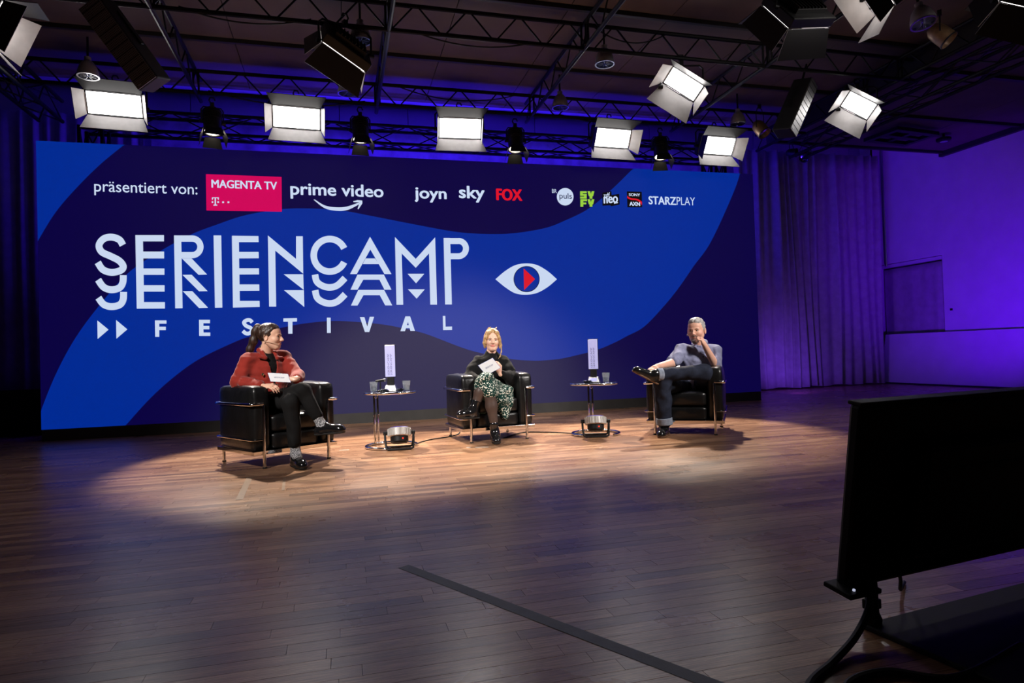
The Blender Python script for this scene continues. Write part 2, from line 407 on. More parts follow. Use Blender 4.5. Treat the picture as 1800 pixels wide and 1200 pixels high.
# clip polygons to the screen outline
def clip(poly):
    e = .0
    return [(min(max(x, e), LED_W-e), min(max(z, LED_B+e), LED_T-e)) for x, z in poly]
flat('blue_wave', M_LBLUE, [clip(W([(55, 240), (220, 240)]+smooth_curve([(220, 253), (175, 290), (130, 335), (95, 377), (64, 428)])+[(55, 428)]))], 1)
up = smooth_curve([(71, 724), (97, 660), (130, 598), (172, 540), (225, 480), (284, 440), (336, 412), (383, 394), (432, 378), (496, 367.5), (549, 366.5), (601, 370), (656, 380), (722, 393), (799, 407), (850, 411), (901, 410), (957, 401), (992, 388), (1034, 367), (1074, 334), (1117, 292)])
dn = smooth_curve([(1302, 300), (1289, 339), (1250, 424), (1219, 468), (1192, 507), (1165, 540), (1132, 574), (1101, 591), (1080, 602), (1049, 615), (1014, 624), (987, 630), (960, 633), (934, 633.5), (900, 631), (844, 620), (810, 610), (755, 589), (727, 581), (672, 570), (598, 564), (546, 567), (494, 576), (440, 591), (410, 602), (350, 631), (305, 663), (262, 702), (217, 752)])
flat('blue_wave', M_LBLUE, [clip(W(up+dn+[(60, 765)]))], 1)

# festival title: letters repeat downwards
S = lambda pts, w=44: stroke(pts, w)
title = []
for st in ([(313, 512), (290, 477), (240, 461), (190, 472), (161, 512), (178, 555), (235, 583), (290, 612), (316, 648), (298, 674), (240, 686), (185, 668), (153, 622)],
           [(316, 704), (313, 750), (292, 784), (240, 797), (190, 780), (155, 733)], [(318, 811), (315, 860), (293, 893), (240, 905), (190, 890), (157, 848)]):
    title += [c1(p) for p in S(st)]
title += [c1(p) for p in (
    [(393, 448), (576, 448), (576, 488), (442, 488), (443, 553), (577, 553), (577, 597), (444, 597), (445, 661), (579, 661), (579, 702), (446, 702), (447, 768), (580, 768), (580, 809), (447, 809), (448, 876), (582, 876), (582, 917), (402, 918)],
    [(640, 450), (686, 450), (695, 915), (648, 916)],
    [(690, 597), (753, 597), (852, 700), (797, 702)], [(694, 702), (753, 701), (855, 806), (800, 807)], [(696, 806), (757, 806), (858, 912), (800, 914)],
    [(893, 450), (942, 450), (949, 911), (902, 912)],
    [(1010, 452), (1180, 454), (1181, 493), (1055, 493), (1056, 555), (1181, 555), (1182, 596), (1056, 597), (1057, 660), (1183, 660), (1184, 699), (1058, 700), (1059, 763), (1185, 763), (1186, 803), (1060, 804), (1061, 868), (1187, 868), (1188, 907), (1017, 911)])]
title += [c1(p) for p in stroke([(684, 470), (730, 470)], 40, 2)+stroke(arc(756, 523, 53, -90, 90, 14), 40, 2)+stroke([(728, 470), (758, 470)], 40, 1)+stroke([(688, 576), (758, 576)], 40, 1)]
title += [c2(p) for p in (
    [(-33, 450), (147, 600), (147, 455), (190, 455), (193, 695), (14, 547), (20, 905), (-25, 905)], [(68, 698), (193, 698), (196, 798)], [(70, 800), (197, 800), (200, 908)],
    [(620, 458), (622, 540), (535, 697), (492, 697)], [(620, 458), (757, 697), (712, 697), (622, 540)], [(592, 597), (652, 597), (677, 633), (573, 633)],
    [(540, 700), (708, 700), (757, 797), (712, 797), (680, 733), (577, 733), (540, 797), (495, 797)], [(545, 798), (710, 798), (762, 897), (717, 897), (682, 832), (578, 832), (540, 898), (498, 898)],
    [(779, 460), (912, 600), (1036, 462), (1048, 892), (1005, 892), (997, 565), (912, 657), (822, 565), (832, 893), (789, 893)], [(860, 695), (967, 695), (914, 756)], [(862, 794), (970, 794), (918, 854)],
    [(1090, 466), (1132, 466), (1143, 891), (1100, 891)])]
title += [c2(p) for p in stroke(arc(362, 577, 102, -25, -335, 40, 104), 42, 2)+S([(268, 700), (280, 745), (318, 773), (365, 782), (412, 768), (460, 722)], 42)+S([(269, 800), (282, 848), (320, 876), (368, 885), (414, 870), (461, 826)], 42)]
title += [c2(p) for p in stroke([(1130, 486), (1186, 486)], 38, 1)+stroke(arc(1184, 534, 49, -90, 90, 14), 38, 2)+stroke([(1134, 583), (1186, 583)], 38, 1)]
flat('festival_title', M_LWHITE, title, 3)
sub = [c1(p) for p in ([(150, 993), (222, 1052), (152, 1112)], [(270, 990), (342, 1050), (272, 1110)],
    [(518, 993), (592, 993), (592, 1014), (546, 1014), (546, 1033), (588, 1033), (588, 1055), (546, 1055), (546, 1098), (520, 1098)],
    [(800, 989), (870, 989), (870, 1011), (828, 1011), (828, 1028), (866, 1028), (866, 1050), (828, 1050), (829, 1070), (872, 1070), (872, 1092), (801, 1092)],
    )]
sub += [c1(p) for p in S([(1140, 1006), (1126, 992), (1105, 992), (1087, 1006), (1100, 1027), (1128, 1040), (1138, 1056), (1122, 1075), (1100, 1076), (1080, 1060)], 24)]
sub += [c2(p) for p in ([(66, 980), (153, 978), (153, 1000), (124, 1001), (124, 1078), (97, 1078), (96, 1001), (66, 1001)], [(344, 975), (368, 975), (369, 1073), (345, 1073)],
    [(555, 972), (584, 972), (602, 1032), (618, 970), (646, 970), (615, 1067), (587, 1067)],
    [(846, 967), (876, 967), (907, 1060), (878, 1060), (862, 1003), (843, 1062), (814, 1062)], [(836, 1024), (886, 1023), (890, 1042), (832, 1043)],
    [(1085, 964), (1101, 964), (1103, 1033), (1144, 1032), (1144, 1054), (1087, 1055)])]
flat('festival_subtitle', M_LWHITE, sub, 3)

def text_polys(body, bold=0.0, shear=0.0, spacing=1.0):
    cu = bpy.data.curves.new('lettering', 'FONT'); cu.body = body; cu.size = 1; cu.offset = 0; cu.shear = shear; cu.space_character = spacing; cu.resolution_u = 4
    o = bpy.data.objects.new('lettering', cu); COL.objects.link(o); bpy.context.view_layer.update()
    me = o.evaluated_get(bpy.context.evaluated_depsgraph_get()).to_mesh()
    vs = [tuple(v.co[:2]) for v in me.vertices]; fs = [tuple(p.vertices) for p in me.polygons]
    bpy.data.objects.remove(o); bpy.data.curves.remove(cu)
    x0, x1 = min(v[0] for v in vs), max(v[0] for v in vs); y0, y1 = min(v[1] for v in vs), max(v[1] for v in vs)
    return [((a-x0)/(x1-x0), (b-y0)/(y1-y0)) for a, b in vs], fs
def wtext(name, body, box, m, lay=3, bold=0.0, shear=0.0, spacing=1.0, slant=0.0):
    """lettering fitted to a box of the photograph: left, top, right, bottom in picture pixels at the left edge"""
    vs, fs = text_polys(body, bold, shear, spacing)
    l, t, r, b = box
    if bold > 0:      # heavier strokes: the same outline struck several times with a small shift
        n0 = len(vs); vv, ff = [], []; bx = bold*1.0/max(.6*len(body), 1); by = bold*.6
        for k, (dx, dy) in enumerate(((-1, 0), (1, 0), (0, -1), (0, 1), (-.7, -.7), (.7, .7), (-.7, .7), (.7, -.7), (0, 0))):
            vv += [(u*(1-2*bx)+bx+dx*bx, v*(1-2*by)+by+dy*by) for u, v in vs]; ff += [tuple(i+k*n0 for i in f) for f in fs]
        vs, fs = vv, ff
    l, t, r, b = box; x0, zt = wall_pt(l, t); _, zb = wall_pt(l, b); x1 = wall_pt(r, (t+b)/2)[0]
    me = bpy.data.meshes.new(name)
    me.from_pydata([(x0+(x1-x0)*u-LP.x, -.0012*lay, zb+(zt-zb)*v+slant*u) for u, v in vs], [], fs); me.materials.append(m)
    bm = bmesh.new(); bm.from_mesh(me)
    for f in bm.faces:
        if f.normal.y > 0: f.normal_flip()
    bm.to_mesh(me); bm.free()
    return link(bpy.data.objects.new(name, me), led)
wtext('sponsor_line', 'präsentiert von:', (165.5, 318, 347, 343), M_LWHITE, bold=.006)
flat('magenta_panel', M_LPINK, [W([(362, 306), (495, 311), (495.5, 372), (363, 370)])], 3)
wtext('magenta_lettering', 'MAGENTA TV', (371.5, 315.5, 487, 330), M_LWHITE, 4, bold=.028)
flat('magenta_mark', M_LWHITE, [c1(p) for p in ([(882, 207), (927, 207), (927, 222), (921, 222), (918, 212), (909, 212), (909, 252), (917, 254), (917, 260), (892, 260), (892, 254), (900, 252), (900, 212), (891, 212), (888, 222), (882, 222)],
    [(881, 232), (891, 232), (891, 243), (881, 243)], [(917, 232), (928, 232), (928, 243), (917, 243)], [(948, 233), (960, 233), (960, 244), (948, 244)], [(982, 233), (994, 233), (994, 244), (982, 244)])], 4)
wtext('video_service_lettering', 'prime video', (510, 320, 674, 349), M_LWHITE, bold=.03, slant=0)
smile = [c2(p) for p in [[(258, 221), (268, 221)]+smooth_curve([(268, 221), (330, 258), (400, 270), (470, 266), (548, 240)])+[(552, 250)]+smooth_curve([(552, 250), (480, 286), (410, 293), (330, 276), (258, 221)])[:-1],
    [(512, 232), (540, 224), (570, 227), (571, 245), (546, 283), (540, 280), (552, 246), (548, 238), (514, 237)]]]
flat('smile_arrow', M_LWHITE, smile, 3)
wtext('channel_lettering', 'joyn', (728, 329, 785, 355), M_LWHITE, bold=.034)
wtext('channel_lettering', 'sky', (806, 326, 852, 355), M_LWHITE, bold=.036)
wtext('channel_lettering', 'FOX', (871.5, 331, 918, 352), M_LRED, bold=.05)
wtext('channel_lettering', 'BR', (970, 332, 978.5, 339), M_LWHITE, bold=.0)
flat('round_mark', M_LWHITE, [c3(arc(645, 251, 66, 0, 360, 40, 69)[:-1])], 3)
wtext('channel_lettering', 'puls', (983, 339, 1005, 352), M_LNAVY, 4, bold=.006)
def blk(x, y, s): return c3([(762+a*s+x, 205+b*s+y) for a, b in [(0, 0)]])
g = []
def rects(ox, oy, w, h, rows):
    out = []
    for a, b, c, d in rows: out.append(c3([(ox+a*w, oy+b*h), (ox+c*w, oy+b*h), (ox+c*w, oy+d*h), (ox+a*w, oy+d*h)]))
    return out
Srow = [(0, 0, 1, .28), (0, .28, .4, .48), (0, .40, 1, .64), (.6, .64, 1, .76), (0, .74, 1, 1)]
Frow = [(0, 0, 1, .28), (0, .28, .45, 1), (.45, .44, .9, .68)]
g += rects(763, 207, 52, 58, Srow)+rects(765, 270, 52, 60, Frow)
for oy in (207, 271):
    g += [c3(p) for p in ([(821, oy), (843, oy), (849, oy+22), (855, oy), (876, oy), (866, oy+40), (832, oy+40)], [(838, oy+38), (860, oy+38), (860, oy+59), (838, oy+59)])]
flat('lime_mark', M_LGREEN, g, 3)
flat('black_mark', M_LBLACK, [c3([(938, 220), (1010, 207), (1012, 238), (1072, 228), (1076, 312), (1006, 327), (1004, 318), (940, 322)])], 3)
wtext('channel_lettering', 'zdf', (1060.5, 339.5, 1072, 347), M_LWHITE, 4, bold=.02, slant=.015)
wtext('channel_lettering', 'neo', (1060.5, 346, 1086, 358), M_LWHITE, 4, bold=.045, slant=.02)
flat('black_mark_line', M_LWHITE, [c3([(1030, 300), (1062, 294), (1063, 301), (1031, 307)])], 4)
flat('square_mark', M_LBLACK, [c3([(1132, 208), (1250, 212), (1254, 335), (1137, 335)])], 3)
flat('square_mark_swoosh', M_LRED, [c3([(1134, 243)]+smooth_curve([(1134, 243), (1165, 262), (1215, 268), (1252, 290)])+[(1252, 318)]+smooth_curve([(1252, 318), (1215, 282), (1165, 275), (1136, 262)]))], 4)
wtext('channel_lettering', 'SONY', (1105, 339.5, 1125, 344.5), M_LWHITE, 4, bold=.03)
wtext('channel_lettering', 'AXN', (1106, 354.5, 1125, 361.5), M_LWHITE, 4, bold=.045)
wtext('channel_lettering', 'STARZ', (1139.5, 344.5, 1188.5, 359), M_LWHITE, bold=.032)
wtext('channel_lettering', 'PLAY', (1189, 346, 1221.5, 360), M_LWHITE, bold=-.012)
eye = smooth_curve([(93, 903), (170, 838), (250, 792), (335, 778), (420, 790), (505, 838), (580, 903)], 6)+smooth_curve([(580, 903), (505, 966), (420, 1012), (335, 1025), (250, 1014), (170, 966), (93, 903)], 6)[1:-1]
flat('eye_white', M_LWHITE, [c3(eye)], 3)
flat('eye_rim', M_LBLACK, [c3(arc(340, 902, 103, 0, 360, 48)[:-1])], 4)
flat('eye_iris', M_LBLUE, [c3(arc(340, 902, 98, 0, 360, 48)[:-1])], 5)
flat('eye_play_mark', M_LRED, [c3([(316, 818), (406, 902), (320, 988)])], 6)
# ------------------------------------------------------------------ furniture
def cushion(name, c, size, parent, puff=.012, rad=.028, seed=0):
    """a stuffed leather block: subdivided box, rounded edges, gently bulging faces"""
    bm = bmesh.new(); bmesh.ops.create_cube(bm, size=1)
    bmesh.ops.subdivide_edges(bm, edges=bm.edges[:], cuts=9, use_grid_fill=True)
    h = Vector(size)/2; rr = random.Random(seed); ph = [rr.uniform(0, 6) for _ in range(6)]
    for v in bm.verts:
        n = Vector((v.co.x*2, v.co.y*2, v.co.z*2)); q = Vector((n.x*h.x, n.y*h.y, n.z*h.z))
        inner = Vector((max(-h.x+rad, min(h.x-rad, q.x)), max(-h.y+rad, min(h.y-rad, q.y)), max(-h.z+rad, min(h.z-rad, q.z))))
        d = q-inner
        if d.length > 1e-6: q = inner+d.normalized()*min(rad, d.length) if d.length > rad else q
        for k in range(3):
            if abs(n[k]) > .999:
                a, b = [n[j] for j in range(3) if j != k]
                q[k] += math.copysign(puff*(1-a*a)*(1-b*b)+.0025*math.sin(7*a+ph[k])*math.sin(5*b+ph[k+3])*(1-abs(a))*(1-abs(b))*2, n[k])
        v.co = q+Vector(c)
    me = bpy.data.meshes.new(name); bm.to_mesh(me); bm.free(); me.materials.append(M_LEATHER)
    me.polygons.foreach_set('use_smooth', [True]*len(me.polygons))
    return link(bpy.data.objects.new(name, me), parent)
def armchair(label, loc, rz):
    t = thing('leather_armchair', label, 'armchair', (*loc, 0), rz, 'black leather armchairs on the stage')
    for s in (-1, 1):
        cushion('arm_cushion', (s*.302, -.01, .405), (.155, .66, .53), t, .014, .035, 3+s)
    cushion('back_cushion', (0, .255, .44), (.44, .16, .46), t, .016, .035, 7)
    cushion('seat_cushion', (0, -.075, .355), (.44, .52, .145), t, .010, .03, 9)
    cushion('seat_cushion', (0, -.075, .212), (.44, .52, .14), t, .008, .03, 10)
    r = .0135
    # front legs stand inside the arm line; the top tube swings outwards round the arm and back
    for s in (-1, 1):
        MB().tube([(s*.295, -.357, .004), (s*.295, -.357, .52)], r, 12).build('leg', M_CHROME, t, smooth=True)
        MB().tube([(s*.33, .335, .004), (s*.33, .335, .52)], r, 12).build('leg', M_CHROME, t, smooth=True)
    for s in (-1, 1):
        for y in (-.357, .335):
            MB().cyl((s*(.295 if y < 0 else .33), y, 0), (s*(.295 if y < 0 else .33), y, .012), .017, 12).build('foot_glide', M_RUBBER, t, smooth=True)
    path = [(-.295, -.357, .525), (-.36, -.357, .525), (-.388, -.345, .525), (-.395, -.32, .525), (-.395, .30, .525), (-.385, .335, .525), (-.35, .347, .525), (.35, .347, .525), (.385, .335, .525), (.395, .30, .525), (.395, -.32, .525), (.388, -.345, .525), (.36, -.357, .525), (.295, -.357, .525)]
    MB().tube(path, r, 12).build('top_rail', M_CHROME, t, smooth=True)
    path = [(x*1.0, y, .235) for x, y, z in path]
    MB().tube(path, .0065, 8).build('lower_rail', M_CHROME, t, smooth=True)
    b = MB()
    for s in (-1, 1): b.box((s*.375, -.005, .128), (.018, .70, .032))
    b.box((0, -.345, .128), (.76, .018, .032)); b.box((0, .338, .128), (.76, .018, .032))
    b.build('base_frame', M_CHROME, t, bevel=.003)
    MB().box((0, -.02, .122), (.70, .62, .012)).build('seat_webbing', M_RUBBER, t)
    return t
armchair('black leather chrome-framed armchair under the woman in the red jacket', (2.93, -2.89), R(32))
armchair('black leather chrome-framed armchair under the blonde woman in the middle', (4.99, -2.30), R(5))
armchair('black leather chrome-framed armchair under the grey-haired man', (7.03, -2.84), R(-34.5))

M_GLASS = mat('clear_glass', (.9, .95, .97), .04, 0, .8, trans=.9)
M_GLASS.node_tree.nodes['Principled BSDF'].inputs['IOR'].default_value = 1.45
M_SMOKE = mat('dark_glass_top', (.02, .025, .03), .06, 0, .6, trans=.3)
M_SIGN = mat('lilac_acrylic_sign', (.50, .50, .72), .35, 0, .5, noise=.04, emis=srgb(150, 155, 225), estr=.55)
M_SIGNTX = mat('grey_sign_print', (.16, .16, .28), .6)
def ring_path(r, a0, a1, z, n=28): return [(r*math.cos(R(a0+(a1-a0)*i/n)), r*math.sin(R(a0+(a1-a0)*i/n)), z) for i in range(n+1)]
def side_table(label, loc, col_ang, H):
    """round glass top in a chrome ring on a twin column rising from an open ring foot"""
    t = thing('side_table', label, 'table', (*loc, 0), 0, 'round chrome side tables')
    r = .245
    MB().tube(ring_path(r, col_ang+52-14, col_ang+360-52+14, .014), .0135, 12).build('ring_foot', M_CHROME, t, smooth=True) if False else \
    MB().tube(ring_path(r, col_ang-142, col_ang+142, .0145), .0135, 12).build('ring_foot', M_CHROME, t, smooth=True)
    a = R(col_ang)
    for s in (-1, 1):
        x, y = r*math.cos(a+s*.085), r*math.sin(a+s*.085)
        c = MB().tube([(x, y, .02), (x, y, H*.55)], .0125, 12).build('column', M_CHROME, t, smooth=True)
        MB().tube([(x, y, H*.5), (x, y, H-.012)], .0095, 12).build('inner_column', M_BLACKM, c, smooth=True)
        MB().lathe([(.0095, -.012), (.015, -.01), (.015, .01), (.0095, .012)], 14, (x, y, H*.55)).build('collar', M_CHROME, c, smooth=True)
    MB().tube(ring_path(r, 0, 360, H-.012)[:-1], .011, 12, closed=True).build('top_ring', M_CHROME, t, smooth=True)
    MB().lathe([(0, H-.010), (r-.003, H-.010), (r-.003, H), (0, H)], 40).build('glass_top', M_SMOKE, t, smooth=True)
    ch = [(r*math.cos(a)+.02*math.cos(k/8*PI+PI), r*math.sin(a)-.03, H-.02-.055*math.sin(k/8*PI)) for k in range(9)]
    MB().tube(ch, .003, 6).build('pin_chain', M_CHROME, t, smooth=True)
    return t
TH = .545
T1, T2 = (3.955, -2.545), (6.055, -2.66)
side_table('round chrome side table with glass top left of the blonde woman', T1, 122, TH)
side_table('round chrome side table with glass top left of the man', T2, 78, TH)
def sign(label, x, y, rz):
    t = thing('table_sign', label, 'sign', (x, y, TH), rz, 'upright table signs')
    MB().box((0, 0, .03), (.13, .10, .06), taper=.72).build('weighted_foot', M_STEEL, t, bevel=.006)
    MB().box((0, -.044, .03), (.075, .004, .034), rot=(R(-15), 0, 0)).build('foot_badge', M_SIGN, t)
    MB().box((0, 0, .10), (.068, .028, .10)).build('neck', M_BLACKM, t, bevel=.003)
    b = MB().box((0, 0, .295), (.098, .034, .31)).build('sign_panel', M_SIGN, t, bevel=.004)
    MB().box((.0, .010, .295), (.108, .016, .322)).build('sign_back', M_BLACKM, t, bevel=.003)
    vs, fs = text_polys('SERIENCAMP')
    vv, ff = [], []
    for row in range(2):
        b0 = len(vv)
        for u, v in vs: vv.append((.020-.026*row-.018*v, -.0178, .155+.21*u))
        ff += [tuple(b0+i for i in f) for f in fs]
    m = MB(); m.v = vv; m.f = ff; m.build('sign_print', M_SIGNTX, b)
    return t
sign('lilac upright sign on dark foot on the left side table', 3.965, -2.53, R(-14))
sign('lilac upright sign on dark foot on the right side table', 6.055, -2.66, R(-30))
def tumbler(label, x, y, fill=.045):
    t = thing('water_glass', label, 'glass', (x, y, TH), 0, 'water glasses on the side tables')
    MB().lathe([(0, 0), (.030, 0), (.041, .098), (.0385, .098), (.0285, .008), (0, .008)], 20).build('tumbler', M_GLASS, t, smooth=True)
    MB().lathe([(0, .0085), (.0282, .0085), (.0282+.0095*fill/.09, .008+fill), (0, .008+fill)], 20).build('water', M_GLASS, t, smooth=True)
tumbler('water glass at the left rim of the left side table', 3.80, -2.52)
tumbler('water glass at the right rim of the left side table', 4.11, -2.60)
tumbler('water glass right of the sign on the right side table', 6.175, -2.70)
# small chrome bowls and wrapped sweets around the signs
def dish(label, x, y, r=.045):
    t = thing('chrome_dish', label, 'dish', (x, y, TH), 0, 'small dishes on the side tables')
    MB().lathe([(0, .0), (r*.6, .0), (r, .024), (r*.96, .025), (r*.55, .006), (0, .006)], 20).build('bowl', M_CHROME, t, smooth=True)
dish('small chrome dish beside the left glass on the left table', 3.885, -2.60)
dish('small chrome dish right of the sign on the left table', 4.045, -2.64, .038)
dish('small chrome dish left of the sign on the right table', 5.955, -2.72, .05)
pn = thing('hand_microphone', 'small dark microphone standing by the left glass on the left table', 'microphone', (3.865, -2.50, TH))
MB().lathe([(0, 0), (.03, 0), (.03, .008), (.008, .014), (.006, .09), (0, .09)], 16).build('stand', M_BLACKM, pn, smooth=True)
MB().tube([(-.045, -.01, .10), (.035, 0, .108)], [.010, .013], 12).build('body', M_BLACKM, pn, smooth=True)
MB().lathe([(0, 0), (.016, .004), (.017, .014), (.010, .026), (0, .028)], 14, (.032, 0, .108), (1, 0, .1)).build('grille', M_STEEL, pn, smooth=True)

# flat LED wash lamps on the floor under the tables
M_SILVER = mat('ribbed_silver_housing', (.62, .61, .59), .38, .35, .5, noise=.08, nscale=30, bump=.05)
M_LENS = mat('violet_lamp_lens', (.05, .03, .2), .15, 0, .6, emis=(.10, .05, .8), estr=1.2)
M_REDLED = mat('red_indicator', (.4, .01, .01), .3, emis=(1, .03, .01), estr=3)
def wash_lamp(label, x, y, rz):
    t = thing('floor_wash_lamp', label, 'stage lamp', (x, y, 0), rz, 'silver floor wash lamps')
    tilt = Matrix.Rotation(R(-14), 4, 'X'); up = Matrix.Translation((0, 0, .155)) @ tilt
    m = MB(); m.m = up; n = 48
    prof = [(0, .045), (.095, .045), (.108, .038), (.108, -.030), (.100, -.036), (0, -.036)]
    m.lathe(prof, n); h = m.build('housing', M_SILVER, t, smooth=True)
    for k in range(24):
        q = MB(); q.m = up; a = 2*PI*k/24
        q.box((.109*math.cos(a), .109*math.sin(a), .004), (.008, .010, .062), rot=(0, 0, a)); q.build('cooling_fin', M_SILVER, h)
    m = MB(); m.m = up; m.lathe([(.085, -.037), (.085, -.085), (.07, -.10), (0, -.10)], 28); m.build('rear_cover', M_BLACKM, t, smooth=True)
    m = MB(); m.m = up; m.lathe([(.088, .046), (.088, .048), (0, .049)], 28); m.build('lens', M_LENS, t, smooth=True)
    m = MB(); m.m = up; m.box((.03, -.083, -.065), (.012, .008, .010)); m.build('indicator', M_REDLED, t)
    for s in (-1, 1):
        MB().cyl((s*.112, 0, .155), (s*.150, 0, .155), .018, 14).build('tilt_knob', M_BLACKM, t, smooth=True)
    for yy, nm in ((-.095, 'yoke'), (.085, 'yoke')):
        p = [(-.135, 0, .16), (-.132, yy*.5, .08), (-.125, yy*.95, .02), (-.105, yy, .011), (.105, yy, .011), (.125, yy*.95, .02), (.132, yy*.5, .08), (.135, 0, .16)]
        MB().tube(p, .0105, 8).build('yoke', M_BLACKM, t, smooth=True)
    return t
wash_lamp('silver round wash lamp on the floor beside the left side table', 4.015, -2.735, R(-3))
wash_lamp('silver round wash lamp on the floor in front of the right side table', 6.00, -2.80, R(-20))

def cable(name, label, pts, r, n=6, sub=8, m=M_RUBBER):
    P = [Vector(p) for p in pts]; out = []
    for i in range(len(P)-1):
        p0, p1, p2, p3 = P[max(i-1, 0)], P[i], P[i+1], P[min(i+2, len(P)-1)]
        for k in range(sub):
            t = k/sub; out.append(.5*((2*p1)+(p2-p0)*t+(2*p0-5*p1+4*p2-p3)*t*t+(3*p1-p0-3*p2+p3)*t**3))
    out.append(P[-1])
    o = MB().tube(out, r, n).build(name, m, smooth=True)
    tag(o, label, 'cable'); return o
cable('floor_cable', 'black cable from the left floor lamp to the middle armchair', [(4.14, -2.66, .012), (4.25, -2.40, .006), (4.40, -2.22, .006), (4.56, -2.13, .006), (4.70, -1.98, .006), (4.78, -1.75, .006)], .006)
cable('floor_cable', 'black cable from the middle armchair to the right floor lamp', [(5.10, -2.50, .006), (5.40, -2.16, .006), (5.62, -2.24, .006), (5.80, -2.42, .006), (5.92, -2.62, .008)], .006)
M_TAPEW = mat('white_marker_tape', (.62, .60, .56), .6, bump=.03); M_TAPEG = mat('slate_grey_tape', (.085, .088, .105), .55, 0, .3, noise=.15, nscale=14, bump=.06, bscale=90)
def tape(label, a, b, w, m, z=.0006):
    a, b = Vector((*a, 0)), Vector((*b, 0)); d = (b-a).normalized(); n = Vector((-d.y, d.x, 0))*w/2
    v = [a-n, b-n, b+n, a+n]
    o = MB().add([(p.x, p.y, z) for p in v]+[(p.x, p.y, z+.0004) for p in v], [(3, 2, 1, 0), (4, 5, 6, 7), (0, 1, 5, 4), (1, 2, 6, 5), (2, 3, 7, 6), (3, 0, 4, 7)]).build('floor_tape', m)
    tag(o, label, 'tape')
tape('long slate-grey tape strip running diagonally across the foreground floor', (3.715, -6.255), (4.62, -7.92), .052, M_TAPEG)
tape('short white marker tape on the floor right of the left armchair', (3.46, -2.55), (3.55, -2.56), .022, M_TAPEW)
tape('short white marker tape on the floor in front of the middle armchair', (4.70, -2.99), (4.82, -3.02), .026, M_TAPEW)
tape('tiny white marker tape just left of the middle tape mark', (4.62, -2.955), (4.66, -2.965), .026, M_TAPEW)

M_TAPEC = mat('worn_clear_tape', (.36, .25, .17), .3, 0, .5, noise=.12, nscale=30)
tape('long worn clear tape on the floor in front of the left armchair', (2.80, -3.72), (2.84, -4.55), .045, M_TAPEC)
tape('thin worn clear tape right of the long one before the left armchair', (3.06, -3.84), (3.09, -4.35), .02, M_TAPEC)

# ------------------------------------------------------------------ confidence monitor in the right foreground, seen from behind
M_MON = mat('matt_black_plastic', (.004, .004, .0045), .55, 0, .25, bump=.04, bscale=200)
mt = thing('floor_monitor', 'big black monitor on a low stand seen from behind, right foreground', 'monitor', (5.52, -7.26, 0), R(7))
tl = Matrix.Translation((0, 0, .125)) @ Matrix.Rotation(R(8), 4, 'X')
def mpart(name, mb, parent=mt, m=M_MON, **k):
    mb.m = Matrix.Identity(4); mb.v = [tuple(tl @ Vector(v)) for v in mb.v]; return mb.build(name, m, parent, **k)
mpart('back_shell', MB().box((0, 0, .285), (1.16, .045, .57)), bevel=.012)
mpart('rear_hump', MB().box((0.05, -.045, .26), (.80, .06, .36)), bevel=.02)
mpart('screen_glass', MB().box((0, .0245, .285), (1.12, .004, .53)), m=mat('dark_screen_glass', (.01, .01, .012), .12))
mpart('bezel', MB().box((0, .004, .572), (1.16, .05, .012)), bevel=.004)
for k in range(7): mpart('vent_slot', MB().box((-.25+k*.09, -.077, .36), (.06, .004, .012)), m=M_RUBBER)
mpart('bottom_ledge', MB().box((-.555, -.02, .005), (.13, .10, .016)), bevel=.004)
mpart('power_light', MB().box((-.585, -.05, .016), (.006, .006, .006)), m=mat('white_indicator', (.6, .6, .6), .4, emis=(.7, .75, 1), estr=.6))
for s in (-1, 1):
    MB().lathe([(.0, .012), (.026, .012), (.028, .03), (.020, .05), (.018, .15), (0, .15)], 14, (s*.50, -.04, 0)).build('stand_post', M_BLACKM, mt, smooth=True)
    MB().box((s*.50, -.04, .075), (.05, .03, .03)).build('post_clamp', M_BLACKM, mt, bevel=.004)
MB().box((.16, -.36, .008), (1.38, .66, .016)).build('black_floor_plate', M_RUBBER, mt, bevel=.004)  # flat black plate covering the floor area below the monitor
cable('monitor_cable', 'thick black cable looping down from the foreground monitor to the floor', [(5.02, -7.36, .13), (4.98, -7.40, .08), (4.88, -7.45, .03), (4.74, -7.52, .011), (4.60, -7.60, .011), (4.50, -7.74, .011), (4.46, -8.0, .011)], .011, 8)
cable('monitor_cable', 'second black cable lying on the floor under the monitor', [(4.62, -7.72, .010), (4.70, -7.62, .010), (4.84, -7.60, .010), (4.98, -7.68, .010), (5.3, -7.60, .010)], .010, 8)
cable('monitor_cable', 'thin black cable hanging beneath the middle of the monitor', [(5.18, -7.28, .17), (5.24, -7.26, .10), (5.30, -7.20, .03), (5.42, -7.1, .007)], .006, 8)
# ------------------------------------------------------------------ lighting rig
def truss(label, a, b, h=.27, per=.55, group='black ladder trusses under the ceiling', posts=(), r=.024):
    """ladder truss: lower and upper chord with a zigzag of round bars"""
    a, b = Vector(a), Vector(b); L = (b-a).length; d = (b-a)/L; up = Vector((0, 0, 1))
    t = thing('lighting_truss', label, 'truss', tuple(a), 0, group)
    P = lambda s, z: tuple(d*s+up*z)
    MB().tube([P(0, 0), P(L, 0)], r, 8).build('chord', M_TRUSS, t, smooth=True)
    MB().tube([P(0, h), P(L, h)], r, 8).build('chord', M_TRUSS, t, smooth=True)
    n = int(L/per*2); st = L/n
    dm = None
    for i in range(n):
        z0, z1 = (0, h) if i % 2 == 0 else (h, 0)
        MB().tube([P(i*st+.02, z0), P((i+1)*st-.02, z1)], .0095, 6).build('diagonal', M_TRUSS, t)
    for s in posts:
        MB().tube([P(s-.03, -.02), P(s-.03, h+.02)], .013, 6).build('post', M_TRUSS, t)
        MB().tube([P(s+.03, -.02), P(s+.03, h+.02)], .013, 6).build('post', M_TRUSS, t)
    return t
TZ = 4.23
